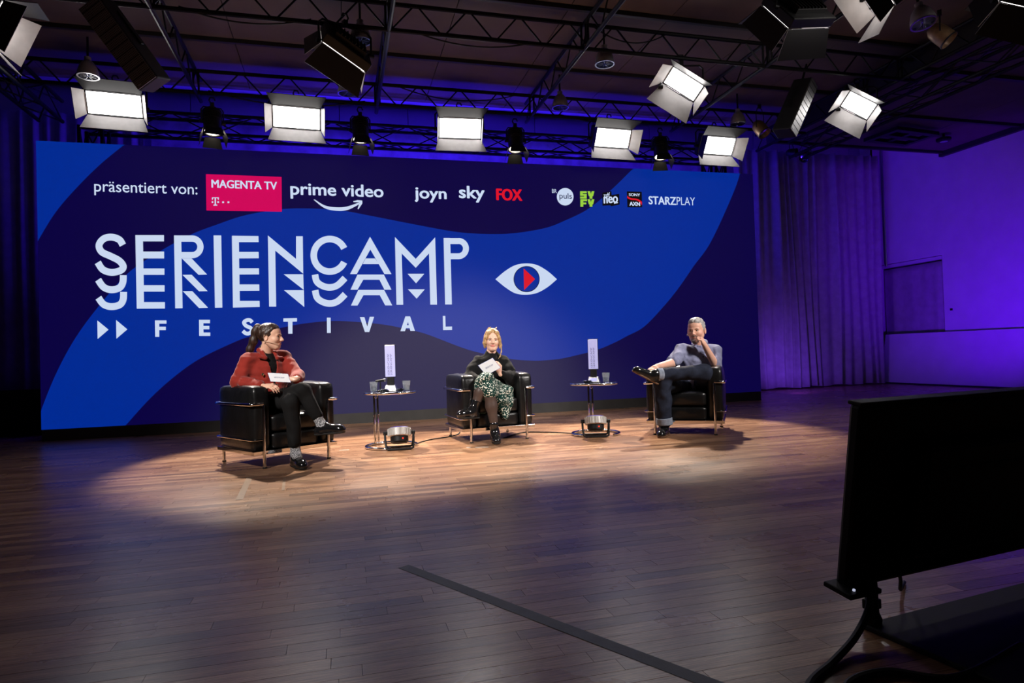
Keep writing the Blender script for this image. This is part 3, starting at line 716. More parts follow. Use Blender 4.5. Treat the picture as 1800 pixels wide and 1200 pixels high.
tx = [-.35, 1.86, 4.06, 6.20, 8.53, 10.53]
truss('long black truss just above the video wall carrying the row of lit panels', (-1.8, -.35, TZ), (10.74, -.35, TZ), posts=[x+1.8 for x in tx])
truss('long black truss crossing the top of the picture nearer the camera', (-1.5, -2.36, TZ), (10.74, -2.36, TZ), posts=[x+1.5 for x in tx])
nm = ['leftmost', 'second from left', 'third from left', 'third from right', 'second from right', 'rightmost']
for i, x in enumerate(tx):
    truss('black cross truss running towards the camera, %s of six' % nm[i], (x, .6 if i in (0, 5) else -.05, TZ), (x, -7.0, TZ), posts=(2.4,))
# twin truss frame beside the rightmost one, and the box truss behind the screen
def box_truss(label, a, b, s=.26, per=.5, name='box_truss'):
    a, b = Vector(a), Vector(b); L = (b-a).length; d = (b-a)/L
    u = Vector((0, 0, 1)) if abs(d.z) < .9 else Vector((1, 0, 0)); w = d.cross(u).normalized()
    t = thing(name, label, 'truss', tuple(a), 0, 'black box trusses')
    cs = [u*(s/2*i)+w*(s/2*j) for i, j in ((-1, -1), (1, -1), (1, 1), (-1, 1))]
    for c in cs: MB().tube([tuple(c), tuple(c+d*L)], .024, 8).build('chord', M_TRUSS, t, smooth=True)
    n = int(L/per); st = L/n
    for k in range(4):
        c0, c1 = cs[k], cs[(k+1) % 4]
        for i in range(n):
            p, q = (c0, c1) if i % 2 == 0 else (c1, c0)
            MB().tube([tuple(p+d*(i*st)), tuple(q+d*((i+1)*st))], .009, 6).build('diagonal', M_TRUSS, t)
            if k % 2 == 1 and i < n: MB().tube([tuple(q+d*(i*st)), tuple(p+d*((i+1)*st))], .009, 6).build('diagonal', M_TRUSS, t)
    return t
box_truss('black box truss running along the top edge behind the video wall', (.35, .55, 4.10), (9.75, .55, 4.10))
box_truss('black truss tower behind the left end of the video wall', (.50, .40, .0), (.50, .40, 3.95), name='truss_tower')
box_truss('black truss tower behind the right end of the video wall', (9.55, .40, .0), (9.55, .40, 3.95), name='truss_tower')
box_truss('black box truss near the right wall running towards the camera', (11.0, .2, 4.14), (11.0, -6.5, 4.14))

box_truss('black box truss at the left edge running towards the camera', (.05, .30, 4.12), (.05, -4.4, 4.12))
M_FACE = mat('lit_panel_diffuser', (.9, .9, .9), .6, emis=(1.0, .97, .95), estr=4.6)
M_DOOR_DARK = mat('black_barn_door', (.01, .01, .011), .5, bump=.04)
def clamp(t, z0, x=0, y=0):
    """hook clamp between yoke and truss chord"""
    c = MB().box((x, y, z0+.03), (.045, .05, .06)).build('clamp', M_BLACKM, t, bevel=.004)
    MB().tube([(x-.02, y, z0+.06), (x-.035, y, z0+.09), (x-.02, y, z0+.125), (x+.02, y, z0+.125), (x+.035, y, z0+.09)], .009, 6).build('hook', M_BLACKM, c, smooth=True)
    return c
def panel_lamp(label, loc, yaw, tilt, w=.56, h=.25, doors=(62, 62, 62, 62), roll=0, face=None, lit=True, hang=.30, group='lit studio panel lamps', dl=.22, beam=0):
    """loc = centre of the face; yaw 0 faces the camera side (-Y); tilt looks down; doors: top, bottom, left, right opening (deg from the face)"""
    t = thing('studio_panel_lamp', label, 'stage lamp', loc, yaw, group)
    M = Matrix.Rotation(R(roll), 4, 'Y') @ Matrix.Rotation(R(tilt), 4, 'X')
    def part(name, mb, m, parent=t, **k):
        mb.v = [tuple(M @ Vector(v)) for v in mb.v]; return mb.build(name, m, parent, **k)
    hs = part('housing', MB().box((0, .055, 0), (w+.05, .10, h+.05)), M_BLACKM, bevel=.01)
    part('heat_sink', MB().box((0, .125, 0), (w*.75, .05, h*.7)), M_BLACKM, hs, bevel=.004)
    for k in range(9): part('fin', MB().box((-w*.34+k*w*.085, .157, 0), (.008, .02, h*.66)), M_BLACKM, hs)
    part('diffuser', MB().box((0, -.001, 0), (w, .006, h)), face or (M_FACE if lit else M_WHITEDOOR))
    ft, fb, fl_, fr = doors; th = .004
    # each leaf hinges on one edge; inside white, the top leaf's coloured dark as if unlit; outside black skin
    def leaf(edge, ang, spread=.07):
        a = R(ang); c, s = math.cos(a), math.sin(a)
        if edge in 'tb':
            k = 1 if edge == 't' else -1; W0, W1 = w/2+.012, w/2+spread
            P = [(-W0, -.01, k*(h/2+.015)), (W0, -.01, k*(h/2+.015)), (W1, -.01-dl*s, k*(h/2+.015+dl*c)), (-W1, -.01-dl*s, k*(h/2+.015+dl*c))]; nrm = Vector((0, c, k*s))
        else:
            k = -1 if edge == 'l' else 1; H0, H1 = h/2+.012, h/2+spread*.7
            P = [(k*(w/2+.015), -.01, -H0), (k*(w/2+.015), -.01, H0), (k*(w/2+.015+dl*.8*c), -.01-dl*.8*s, H1), (k*(w/2+.015+dl*.8*c), -.01-dl*.8*s, -H1)]; nrm = Vector((k*s, c, 0))
        P = [Vector(p) for p in P]; o = nrm*th
        f = [(3, 2, 1, 0), (4, 5, 6, 7), (0, 1, 5, 4), (1, 2, 6, 5), (2, 3, 7, 6), (3, 0, 4, 7)]
        d = part('barn_door', MB().add(P+[p+o for p in P], f), M_DOOR_DARK if edge == 't' else M_WHITEDOOR)
        part('outer_skin', MB().add([p+o*1.05 for p in P]+[p+o*1.8 for p in P], f), M_DOOR_DARK, d)
        part('hinge', MB().tube([P[0]*.9+P[1]*.1, P[0]*.1+P[1]*.9], .006, 6), M_STEEL, d)
    for e, a in zip('tblr', (ft, fb, fl_, fr)):
        if a is not None: leaf(e, a)
    # U-shaped yoke up to the truss
    yk = MB().tube([(-w/2-.05, .06, 0), (-w/2-.05, .06, hang*.55), (-w/2-.01, .06, hang*.66), (w/2+.01, .06, hang*.66), (w/2+.05, .06, hang*.55), (w/2+.05, .06, 0)], .011, 8)
    yk.build('yoke', M_BLACKM, t, smooth=True)
    for s in (-1, 1): MB().cyl((s*(w/2+.025), .06, 0), (s*(w/2+.075), .06, 0), .022, 12).build('tilt_knob', M_BLACKM, t, smooth=True)
    clamp(t, hang*.66, 0, .06)
    if beam:
        n = (Matrix.Rotation(yaw, 4, 'Z') @ M) @ Vector((0, -1, 0)); a = Vector(loc)+Vector(n)*.012
        area('panel_lamp_light', a, a+Vector(n), beam, (1.0, .95, .92), w*.96, h*.96, 110)
    return t
pos = ((.98, 3.99), (3.04, 3.96), (5.15, 3.95), (7.37, 3.94), (9.10, 3.92))
lab = ('lit white panel lamp at the left end of the row above the screen', 'lit white panel lamp second from left above the screen', 'lit panel lamp in the middle of the row, right flap closed dark', 'lit white panel lamp second from right above the screen', 'lit white panel lamp at the right end of the row above the screen')
for i, (x, z) in enumerate(pos):
    d = [(44, 60, 58, 72), (44, 60, 62, 78), (44, 58, 82, 96), (46, 60, 80, 58), (44, 60, 82, 52)][i]
    panel_lamp(lab[i], (x, -.42, z), R((6, 4, -4, 2, 2)[i]), 30, doors=d, hang=.37, beam=4.6)
panel_lamp('lit panel lamp with tilted white flaps hanging right of centre on the near truss', (7.38, -2.42, 3.90), R(-14), 50, w=.40, h=.20, roll=34, hang=.36, doors=(58, 58, 62, 72), beam=3.5, dl=.27)
panel_lamp('lit panel lamp with angled flaps hanging near the top right', (10.02, -2.2, 3.92), R(-32), 44, w=.36, h=.21, roll=36, hang=.36, doors=(58, 60, 72, 70), beam=3.5, dl=.27)
# big soft lamps seen from behind or cut off by the frame
M_FACE2 = mat('soft_lamp_diffuser', (.9, .9, .9), .6, emis=(1.0, .94, .88), estr=3.5)
panel_lamp('black soft lamp seen from behind, hanging top centre-left', (3.60, -2.36, 3.97), R(205), 42, w=.46, h=.34, doors=(68, 68, 68, 68), roll=-22, face=M_FACE2, hang=.34, group='soft lamps seen from behind', dl=.24)
panel_lamp('lamp with a white flap cut off by the top left corner', (.66, -2.375, 3.92), R(102), 24, w=.46, h=.34, doors=(64, 64, 64, 64), roll=-12, face=M_FACE2, hang=.36, group='soft lamps seen from behind', dl=.24)
panel_lamp('lamp with grey flaps cut off by the top edge right of centre', (8.42, -4.10, 4.15), R(-118), 34, w=.5, h=.36, doors=(64, 64, 64, 64), roll=18, face=M_FACE2, hang=.34, group='soft lamps seen from behind', dl=.26)
panel_lamp('large black lamp in the top right corner with light leaking round its flaps', (9.75, -4.55, 3.98), R(160), 40, w=.62, h=.40, doors=(76, 76, 76, 76), roll=-18, face=M_FACE2, hang=.38, group='soft lamps seen from behind', dl=.28)
panel_lamp('large dark lamp hanging upper right, only its black back visible', (8.0, -3.55, 4.17), R(190), 35, w=.56, h=.40, doors=(66, 66, 66, 66), roll=12, face=M_FACE2, hang=.30, group='soft lamps seen from behind', dl=.28)

# fresnel spots between the panels
M_FLENS = mat('lit_fresnel_lens', (.9, .9, .85), .3, emis=(1.0, .86, .70), estr=5)
M_REFL = mat('spot_inner_grey', (.22, .21, .2), .4, .3)
def fresnel(label, loc, yaw, tilt, power, tgt):
    t = thing('fresnel_spot', label, 'stage lamp', loc, yaw, 'fresnel spots above the screen')
    M = Matrix.Rotation(R(tilt), 4, 'X')      # body axis along -Y before the tilt
    def part(name, mb, m, parent=t, **k):
        mb.v = [tuple(M @ Vector(v)) for v in mb.v]; return mb.build(name, m, parent, **k)
    b = part('body', MB().lathe([(0, .20), (.07, .19), (.095, .15), (.105, .05), (.105, -.10), (.115, -.11), (.115, -.135), (.098, -.135), (.098, -.12)], 24, (0, 0, 0), (0, 1, 0)), M_BLACKM, smooth=True)
    for k in range(5): part('cooling_rib', MB().lathe([(.100, .0), (.114, .004), (.114, .010), (.100, .014)], 24, (0, .02+.03*k, 0), (0, 1, 0)), M_BLACKM, b, smooth=True)
    part('lens', MB().lathe([(.097, -.121), (.06, -.132), (0, -.138)], 24, (0, 0, 0), (0, 1, 0)), M_FLENS, smooth=True)
    for k in range(4):
        a = k*PI/2; c, s = math.cos(a), math.sin(a); rot = Matrix.Rotation(a, 4, 'Y')
        P = [Vector(p) for p in ((-.085, -.14, .112), (.085, -.14, .112), (.115, -.27, .155), (-.115, -.27, .155))]
        o = Vector((0, .0015, .003)); f = [(3, 2, 1, 0), (4, 5, 6, 7), (0, 1, 5, 4), (1, 2, 6, 5), (2, 3, 7, 6), (3, 0, 4, 7)]
        part('barn_door', MB().add([rot @ p for p in P]+[rot @ (p+o) for p in P], f), M_BLACKM)
    z = .30
    MB().tube([(-.125, 0, 0), (-.125, 0, z*.5), (-.10, 0, z*.62), (.10, 0, z*.62), (.125, 0, z*.5), (.125, 0, 0)], .009, 8).build('yoke', M_BLACKM, t, smooth=True)
    for s in (-1, 1): MB().cyl((s*.105, 0, 0), (s*.15, 0, 0), .02, 12).build('tilt_knob', M_BLACKM, t, smooth=True)
    clamp(t, z*.62)
    v = M.to_3x3() @ Vector((0, -.30, 0)); v = Matrix.Rotation(yaw, 3, 'Z') @ v
    l = spot('fresnel_light', Vector(loc)+v, tgt, power, WARM, 40, .4, .07)
    return t
FP = 1250
fresnel('black fresnel spot between the first and second lit panels', (2.04, -.36, 3.86), R(14), 74, FP, (3.1, -2.9, 0))
fresnel('black fresnel spot between the second and middle lit panels', (3.83, -.36, 3.86), R(4), 76, FP, (4.1, -2.75, 0))
fresnel('black fresnel spot between the middle and fourth lit panels', (5.94, -.36, 3.84), R(-6), 74, FP, (5.4, -2.7, 0))
fresnel('black fresnel spot between the fourth and right-end lit panels', (8.18, -.36, 3.84), R(-16), 74, FP, (6.9, -2.85, 0))

# bell-shaped ceiling lamps (switched off) with a faceted reflector
M_BELL = mat('grey_bell_housing', (.30, .28, .29), .45, .2, .5, noise=.1); M_FACET = mat('mirror_reflector', (.55, .58, .7), .12, 1.0)
def bell(label, x, y, z, s=1.0, tilt=0, yaw=0):
    t = thing('ceiling_bell_lamp', label, 'ceiling lamp', (x, y, z), yaw, 'unlit bell lamps under the ceiling')
    t.rotation_euler = (tilt, 0, yaw); t.scale = (s, s, s)
    MB().lathe([(.098, 0), (.108, .002), (.112, .01), (.104, .06), (.085, .12), (.055, .165), (.035, .18), (.035, .22), (0, .222)], 24).build('housing', M_BELL, t, smooth=True)
    rf = MB().lathe([(.100, .003), (.092, .05), (.065, .11), (.0, .12)], 18).build('reflector', M_FACET, t)
    for k in range(9):
        a = k*2*PI/9; MB().box((.06*math.cos(a), .06*math.sin(a), .02), (.07, .0025, .035), rot=(0, 0, a)).build('louvre_blade', M_STEEL, rf)
    MB().lathe([(.098, -.002), (.113, -.002), (.113, .008), (.098, .008)], 24, closed=True).build('rim', M_STEEL, t, smooth=True)
    MB().cyl((0, 0, .22), (0, 0, .22+max(.05, (4.60-z)/s-.22)), .012, 8).build('stem', M_BLACKM, t, smooth=True)
for lb, x, y in (('unlit bell lamp above the left-end lit panel', .83, -.80), ('unlit bell lamp behind the black soft lamp at top centre-left', 3.78, -2.22), ('unlit grey bell lamp under the soft lamp, above the second spot', 3.66, -.83),
                 ('unlit bell lamp at the near truss right of centre', 6.51, -2.20), ('unlit bell lamp above the third fresnel spot', 6.44, -.86), ('unlit bell lamp above the right-end lit panel', 9.26, -.73)):
    bell(lb, x, y, 4.15)
bell('unlit bell lamp tilted near the top right corner', 9.42, -3.72, 4.15, 1.1, R(-12))
bell('unlit bell lamp in the top left corner behind the cut-off lamp', .9, -3.3, 4.10)

# column loudspeakers
M_SPK = mat('black_speaker_cabinet', (.008, .008, .009), .55, bump=.05)
def grille_mat():
    m = mat('perforated_speaker_grille', (.03, .03, .032), .45, .6); nt = m.node_tree; N, L = nt.nodes, nt.links
    tc = N.new('ShaderNodeTexCoord'); v = N.new('ShaderNodeTexVoronoi'); v.inputs['Scale'].default_value = 70; v.inputs['Randomness'].default_value = 0
    r = N.new('ShaderNodeMapRange'); r.inputs['From Min'].default_value = .3; r.inputs['From Max'].default_value = .42
    mx = N.new('ShaderNodeMix'); mx.data_type = 'RGBA'; mx.inputs[6].default_value = (.002, .002, .002, 1); mx.inputs[7].default_value = (.34, .34, .35, 1)
    L.new(tc.outputs['Object'], v.inputs['Vector']); L.new(v.outputs['Distance'], r.inputs['Value']); L.new(r.outputs['Result'], mx.inputs[0]); L.new(mx.outputs[2], N['Principled BSDF'].inputs['Base Color'])
    return m
M_GRILLE = grille_mat()
def column_speaker(label, loc, rot, h=.72, w=.19, d=.24):
    t = thing('column_loudspeaker', label, 'loudspeaker', loc, 0, 'column loudspeakers in the rig')
    t.rotation_euler = (Matrix.Rotation(R(rot[0]), 3, 'Y') @ Matrix.Rotation(R(rot[1]), 3, 'Z') @ Matrix.Rotation(R(rot[2]), 3, 'X')).to_euler()
    MB().box((0, 0, 0), (w, d, h)).build('cabinet', M_SPK, t, bevel=.012)
    MB().box((0, -d/2-.006, 0), (w-.012, .012, h-.012)).build('grille', M_GRILLE, t, bevel=.003)
    for k in range(10): MB().box((0, -d/2-.0125, -h/2+.08+k*(h-.13)/9), (w-.02, .003, .006)).build('grille_slat', M_BLACKM, t)
    MB().box((-w*.28, -d/2-.013, -h/2+.03), (.03, .004, .012)).build('badge', M_STEEL, t)
    for s in (-1, 1): MB().box((s*(w/2+.008), .03, .1), (.012, .05, .30)).build('bracket', M_BLACKM, t, bevel=.003)
    MB().cyl((0, .05, h/2-.02), (0, .10, h/2+.30), .014, 8).build('hanging_rod', M_BLACKM, t, smooth=True)
    return t
column_speaker('black column loudspeaker hanging tilted at the top left', (1.80, -2.90, 3.60), (-31, -22, 8), h=.74, w=.21)
column_speaker('black column loudspeaker with bright slatted grille hanging at upper right', (9.13, -2.1, 3.86), (28, 26, 0), h=.76)

# small lamps by the right ceiling edge, ceiling fan grille, brown can lamps
def can_lamp(label, loc, rz, tilt, m, r=.075, l=.2, hang=.14, group='small round lamps at the right', lens=None):
    t = thing('can_lamp', label, 'stage lamp', loc, rz, group)
    M = Matrix.Rotation(R(tilt), 4, 'X')
    def part(name, mb, mm, parent=t, **k):
        mb.v = [tuple(M @ Vector(v)) for v in mb.v]; return mb.build(name, mm, parent, **k)
    part('can', MB().lathe([(0, l*.55), (r*.6, l*.5), (r*.92, l*.3), (r, 0), (r, -l*.45), (r*1.06, -l*.46), (r*1.06, -l*.5), (r*.95, -l*.5), (r*.95, -l*.3)], 22, (0, 0, 0), (0, 1, 0)), m, smooth=True)
    part('lens', MB().lathe([(r*.95, -l*.32), (0, -l*.36)], 22, (0, 0, 0), (0, 1, 0)), lens or M_FACET, smooth=True)
    part('accessory_ring', MB().lathe([(r*1.08, -l*.50), (r*1.08, -l*.44), (r*1.0, -l*.44), (r*1.0, -l*.50)], 22, (0, 0, 0), (0, 1, 0), closed=True), M_BLACKM, smooth=True)
    MB().tube([(-r-.012, 0, 0), (-r-.012, 0, hang*.7), (-r*.6, 0, hang), (r*.6, 0, hang), (r+.012, 0, hang*.7), (r+.012, 0, 0)], .007, 6).build('yoke', M_BLACKM, t, smooth=True)
    MB().box((0, 0, hang+.03), (.035, .04, .06)).build('clamp', M_BLACKM, t, bevel=.003)
M_BROWN = mat('bronze_can', (.22, .13, .07), .4, .4, .5, noise=.15)
can_lamp('small black spot left of the pair on the right ceiling rail', (11.16, .50, 4.20), R(30), 12, M_BLACKM, .07, .17, .16)
can_lamp('small black spot right of the pair on the right ceiling rail', (11.46, .52, 4.17), R(-60), 35, M_BLACKM, .08, .2, .19)
can_lamp('brown can lamp right of the bell lamp over the right-end panel', (9.62, -.75, 4.10), R(25), 55, M_BROWN, .095, .24, .3, 'brown can lamps')
can_lamp('brown can lamp behind the top right panel lamp', (10.25, -1.75, 4.12), R(20), 60, M_BROWN, .095, .24, .2, 'brown can lamps')
can_lamp('brown can lamp near the top right corner', (9.75, -3.62, 4.12), R(40), 50, M_BROWN, .095, .24, .2, 'brown can lamps')
sd = thing('ceiling_spotlight', 'small dark round spotlight on the right ceiling', 'ceiling lamp', (13.7, -.20, 4.33))
MB().lathe([(0, -.03), (.09, -.03), (.115, -.01), (.115, .03), (.05, .05), (0, .05)], 24).build('body', M_BLACKM, sd, smooth=True)
MB().cyl((0, 0, .05), (0, 0, .11), .02, 10).build('stem', M_BLACKM, sd, smooth=True)
MB().lathe([(0, -.032), (.06, -.031)], 20).build('lens', M_FACET, sd, smooth=True)
fg = thing('ceiling_bracket_frame', 'square black open frame fixed under the right ceiling', 'ceiling frame', (12.80, -.19, 4.34), R(6)); q = .44; qy = .27
for s in (-1, 1):
    MB().box((s*q, 0, 0), (.10, 2*qy+.10, .06)).build('frame_bar', M_BLACKM, fg, bevel=.004)
    MB().box((0, s*qy, 0), (2*q-.10, .10, .06)).build('frame_bar', M_BLACKM, fg, bevel=.004)
MB().box((0, 0, 0), (2*q-.1, .09, .04)).build('cross_bar', M_BLACKM, fg); MB().box((0, 0, .005), (.09, 2*qy-.1, .04)).build('cross_bar', M_BLACKM, fg)
MB().box((0, 0, .07), (.2, .2, .1)).build('mount_box', M_BLACKM, fg, bevel=.005)
# cables sagging along the trusses
rc = random.Random(4)
cab = [('black cable sagging under the truss between first and second cross truss', (2.0, -.33, 4.26), (3.9, -.33, 4.26), .12), ('black cable looped on the truss right of the second spot', (4.3, -.33, 4.5), (6.0, -.33, 4.5), .14),
       ('black cable sagging below the near truss right of the black soft lamp', (4.3, -2.34, 4.24), (5.6, -2.34, 4.24), .10), ('black cable drooping between the chords of the near truss', (6.3, -2.34, 4.50), (7.2, -2.34, 4.48), .14),
       ('black cable sagging on the near truss left of the black soft lamp', (2.1, -2.34, 4.26), (3.3, -2.34, 4.26), .10), ('black cable hanging along the truss over the right panels', (6.6, -.33, 4.26), (8.2, -.33, 4.26), .08)]
for lb, a, b, s in cab:
    pts = [(a[0]+(b[0]-a[0])*k/6, a[1]-.02, a[2]+(b[2]-a[2])*k/6-s*4*(k/6)*(1-k/6)) for k in range(7)]
    cable('rig_cable', lb, pts, .008, 6, 5)['group'] = 'cables on the rig'
# ------------------------------------------------------------------ people: smooth-blended volumes turned into continuous surfaces
V3 = lambda p: np.array(p, float)
def nrm(v): v = V3(v); return v/np.linalg.norm(v)
def surface_nets(D, o, h):
    s = D < 0; nx, ny, nz = D.shape
    cs = np.zeros((nx-1, ny-1, nz-1), np.int8)
    for a in (0, 1):
        for b in (0, 1):
            for c in (0, 1): cs += s[a:nx-1+a, b:ny-1+b, c:nz-1+c]
    mixed = (cs > 0) & (cs < 8); idx = np.argwhere(mixed); n = len(idx)
    vid = np.full(mixed.shape, -1, np.int32); vid[mixed] = np.arange(n)
    corners = [(a, b, c) for a in (0, 1) for b in (0, 1) for c in (0, 1)]
    val = {k: D[idx[:, 0]+k[0], idx[:, 1]+k[1], idx[:, 2]+k[2]] for k in corners}
    acc = np.zeros((n, 3)); cnt = np.zeros(n)
    for k in corners:
        for ax in range(3):
            if k[ax]: continue
            k2 = list(k); k2[ax] = 1; k2 = tuple(k2)
            a, b = val[k], val[k2]; m = (a < 0) != (b < 0)
            t = a[m]/(a[m]-b[m]); P = np.tile(np.array(k, float), (m.sum(), 1)); P[:, ax] += t
            acc[m] += P; cnt[m] += 1
    verts = (idx+acc/cnt[:, None])*h+o
    quads = []
    for ax in range(3):
        sl0 = [slice(None)]*3; sl1 = [slice(None)]*3; sl0[ax] = slice(0, -1); sl1[ax] = slice(1, None)
        A, B = s[tuple(sl0)], s[tuple(sl1)]; E = np.argwhere(A != B); b, c = [k for k in range(3) if k != ax]
        E = E[(E[:, b] > 0) & (E[:, c] > 0) & (E[:, b] < D.shape[b]-1) & (E[:, c] < D.shape[c]-1)]
        def cell(db, dc):
            q = E.copy(); q[:, b] -= db; q[:, c] -= dc; return vid[q[:, 0], q[:, 1], q[:, 2]]
        Q = np.stack([cell(1, 1), cell(0, 1), cell(0, 0), cell(1, 0)], 1)
        flip = A[E[:, 0], E[:, 1], E[:, 2]] ^ (ax == 1)
        Q[~flip] = Q[~flip][:, ::-1]; quads.append(Q)
    return verts, np.concatenate(quads)
class Vol:
    """list of soft primitives; '+' blends, '-' carves, 'clip' keeps where fn(P) < 0"""
    def __init__(s): s.p = []
    def cone(s, a, b, ra, rb=None, k=.02, op='+'): s.p.append(('c', V3(a), V3(b), ra, ra if rb is None else rb, k, op)); return s
    def chain(s, pts, rs, k=.02, op='+'):
        for i in range(len(pts)-1): s.cone(pts[i], pts[i+1], rs[i], rs[i+1], k, op)
        return s
    def ell(s, c, r, M=None, k=.02, op='+'): s.p.append(('e', V3(c), V3(r), np.eye(3) if M is None else np.array(M, float), None, k, op)); return s
    def box(s, c, hs, M=None, rad=.005, k=.01, op='+'): s.p.append(('b', V3(c), V3(hs), np.eye(3) if M is None else np.array(M, float), rad, k, op)); return s
    def clip(s, fn, k=.004): s.p.append(('f', fn, None, None, None, k, 'clip')); return s
    def bounds(s):
        lo, hi = [], []
        for q in s.p:
            if q[-1] != '+': continue
            if q[0] == 'c':
                r = max(q[3], q[4]); lo += [np.minimum(q[1], q[2])-r]; hi += [np.maximum(q[1], q[2])+r]
            else:
                r = np.abs(q[3].T) @ q[2] if q[0] == 'e' else np.abs(q[3].T) @ (q[2]+q[4]); lo += [q[1]-r]; hi += [q[1]+r]
        return np.min(lo, 0), np.max(hi, 0)
    def field(s, h, noise=None):
        lo, hi = s.bounds(); lo = lo-.03; hi = hi+.03; n = np.ceil((hi-lo)/h).astype(int)+1
        ax = [lo[i]+h*np.arange(n[i]) for i in range(3)]
        D = np.full(n, .05, np.float32)
        for q in s.p:
            k, op = q[-2], q[-1]
            if q[0] == 'f':
                P = np.stack(np.meshgrid(*ax, indexing='ij'), -1); d = q[1](P)
                D = np.maximum(D, d).astype(np.float32); continue
            if q[0] == 'c':
                r = max(q[3], q[4]); bl, bh = np.minimum(q[1], q[2])-r, np.maximum(q[1], q[2])+r
            else:
                r = np.abs(q[3].T) @ q[2]; r = r+(q[4] or 0); bl, bh = q[1]-r, q[1]+r
            m = k+3*h+.01
            i0 = np.clip(np.floor((bl-m-lo)/h).astype(int), 0, n); i1 = np.clip(np.ceil((bh+m-lo)/h).astype(int)+1, 0, n)
            if (i1 <= i0).any(): continue
            P = np.stack(np.meshgrid(*[ax[i][i0[i]:i1[i]] for i in range(3)], indexing='ij'), -1)
            if q[0] == 'c':
                ab = q[2]-q[1]; t = np.clip(((P-q[1]) @ ab)/max(ab @ ab, 1e-9), 0, 1)
                d = np.linalg.norm(P-q[1]-t[..., None]*ab, axis=-1)-(q[3]+(q[4]-q[3])*t)
            elif q[0] == 'e':
                L = (P-q[1]) @ q[3].T; k0 = np.linalg.norm(L/q[2], axis=-1); k1 = np.linalg.norm(L/q[2]**2, axis=-1)+1e-9; d = k0*(k0-1)/k1
            else:
                L = np.abs((P-q[1]) @ q[3].T)-q[2]; d = np.linalg.norm(np.maximum(L, 0), axis=-1)+np.minimum(L.max(-1), 0)-q[4]
            sl = tuple(slice(i0[i], i1[i]) for i in range(3)); O = D[sl]
            if op == '+':
                g = np.maximum(k-np.abs(O-d), 0)/k; D[sl] = np.minimum(O, d)-g*g*k*.25
            else:
                d = -d; g = np.maximum(k-np.abs(O-d), 0)/k; D[sl] = np.maximum(O, d)+g*g*k*.25
        if noise:
            P = np.stack(np.meshgrid(*ax, indexing='ij'), -1).astype(np.float32); rr = np.random.RandomState(noise[2])
            for _ in range(4):
                w = rr.randn(3); w = w/np.linalg.norm(w)*noise[1]*rr.uniform(.6, 1.5)
                w2 = rr.randn(3)*noise[1]*.5
                D += (noise[0]*np.sin(P @ w+1.6*np.sin(P @ w2)+rr.rand()*6)*.5).astype(np.float32)
        return D, lo
def vol_mesh(parts):
    """parts: list of (Vol, h, noise); several are joined into one mesh"""
    Vs, Fs, b = [], [], 0
    for v, h, nz in parts:
        D, o = v.field(h, nz); P, Q = surface_nets(D, o, h)
        if np.isnan(P).any(): P = np.nan_to_num(P)
        Vs.append(P); Fs.append(Q+b); b += len(P)
    return np.concatenate(Vs), np.concatenate(Fs)
def vol_obj(name, root, parts, m, colour=None, label=None):
    P, Q = vol_mesh(parts); base = np.array(root.location); me = bpy.data.meshes.new(name)
    me.from_pydata((P-base).tolist(), [], Q.tolist())
    bm = bmesh.new(); bm.from_mesh(me)
    for _ in range(2): bmesh.ops.smooth_vert(bm, verts=bm.verts[:], factor=.4, use_axis_x=True, use_axis_y=True, use_axis_z=True)
    bmesh.ops.recalc_face_normals(bm, faces=bm.faces[:]); bm.to_mesh(me); bm.free()
    me.polygons.foreach_set('use_smooth', [True]*len(me.polygons)); me.materials.append(m)
    if colour is not None:
        c = colour(P); a = me.color_attributes.new('tint', 'FLOAT_COLOR', 'POINT'); a.data.foreach_set('color', np.concatenate([c, np.ones((len(c), 1))], 1).ravel())
    o = link(bpy.data.objects.new(name, me), root)
    if label: o['label'] = label
    return o
def skin_mat():
    m = mat('skin', (.6, .4, .3), .48, 0, .4, bump=.04, bscale=120); N, L = m.node_tree.nodes, m.node_tree.links
    a = N.new('ShaderNodeVertexColor'); a.layer_name = 'tint'; b = N['Principled BSDF']
    L.new(a.outputs['Color'], b.inputs['Base Color']); b.inputs['Subsurface Weight'].default_value = .08; b.inputs['Subsurface Radius'].default_value = (.01, .004, .002)
    return m
M_SKIN = skin_mat()
def hair_mat(name, dark, light, rough=.42, sc_=(90, 90, 9)):
    m = mat(name, dark, rough, 0, .5); N, L = m.node_tree.nodes, m.node_tree.links; b = N['Principled BSDF']
    tc = N.new('ShaderNodeTexCoord'); mp = N.new('ShaderNodeMapping'); mp.inputs['Scale'].default_value = sc_
    t = N.new('ShaderNodeTexNoise'); t.inputs['Scale'].default_value = 1.5; t.inputs['Detail'].default_value = 6
    cr = N.new('ShaderNodeValToRGB'); cr.color_ramp.elements[0].color = (*dark, 1); cr.color_ramp.elements[1].color = (*light, 1)
    cr.color_ramp.elements[0].position = .35; cr.color_ramp.elements[1].position = .68
    bp = N.new('ShaderNodeBump'); bp.inputs['Strength'].default_value = .5; bp.inputs['Distance'].default_value = .006
    L.new(tc.outputs['Object'], mp.inputs['Vector']); L.new(mp.outputs['Vector'], t.inputs['Vector']); L.new(t.outputs['Fac'], cr.inputs['Fac'])
    L.new(cr.outputs['Color'], b.inputs['Base Color']); L.new(t.outputs['Fac'], bp.inputs['Height']); L.new(bp.outputs['Normal'], b.inputs['Normal'])
    return m
M_HBROWN = hair_mat('dark_brown_hair', srgb(26, 17, 14), srgb(70, 46, 36)); M_HBLOND = hair_mat('blonde_hair', srgb(140, 104, 64), srgb(226, 190, 138)); M_HGREY = hair_mat('grey_hair', srgb(104, 100, 98), srgb(206, 202, 198))
M_BEARD = hair_mat('greying_beard', srgb(84, 66, 56), srgb(150, 132, 120), .6, (120, 120, 60))
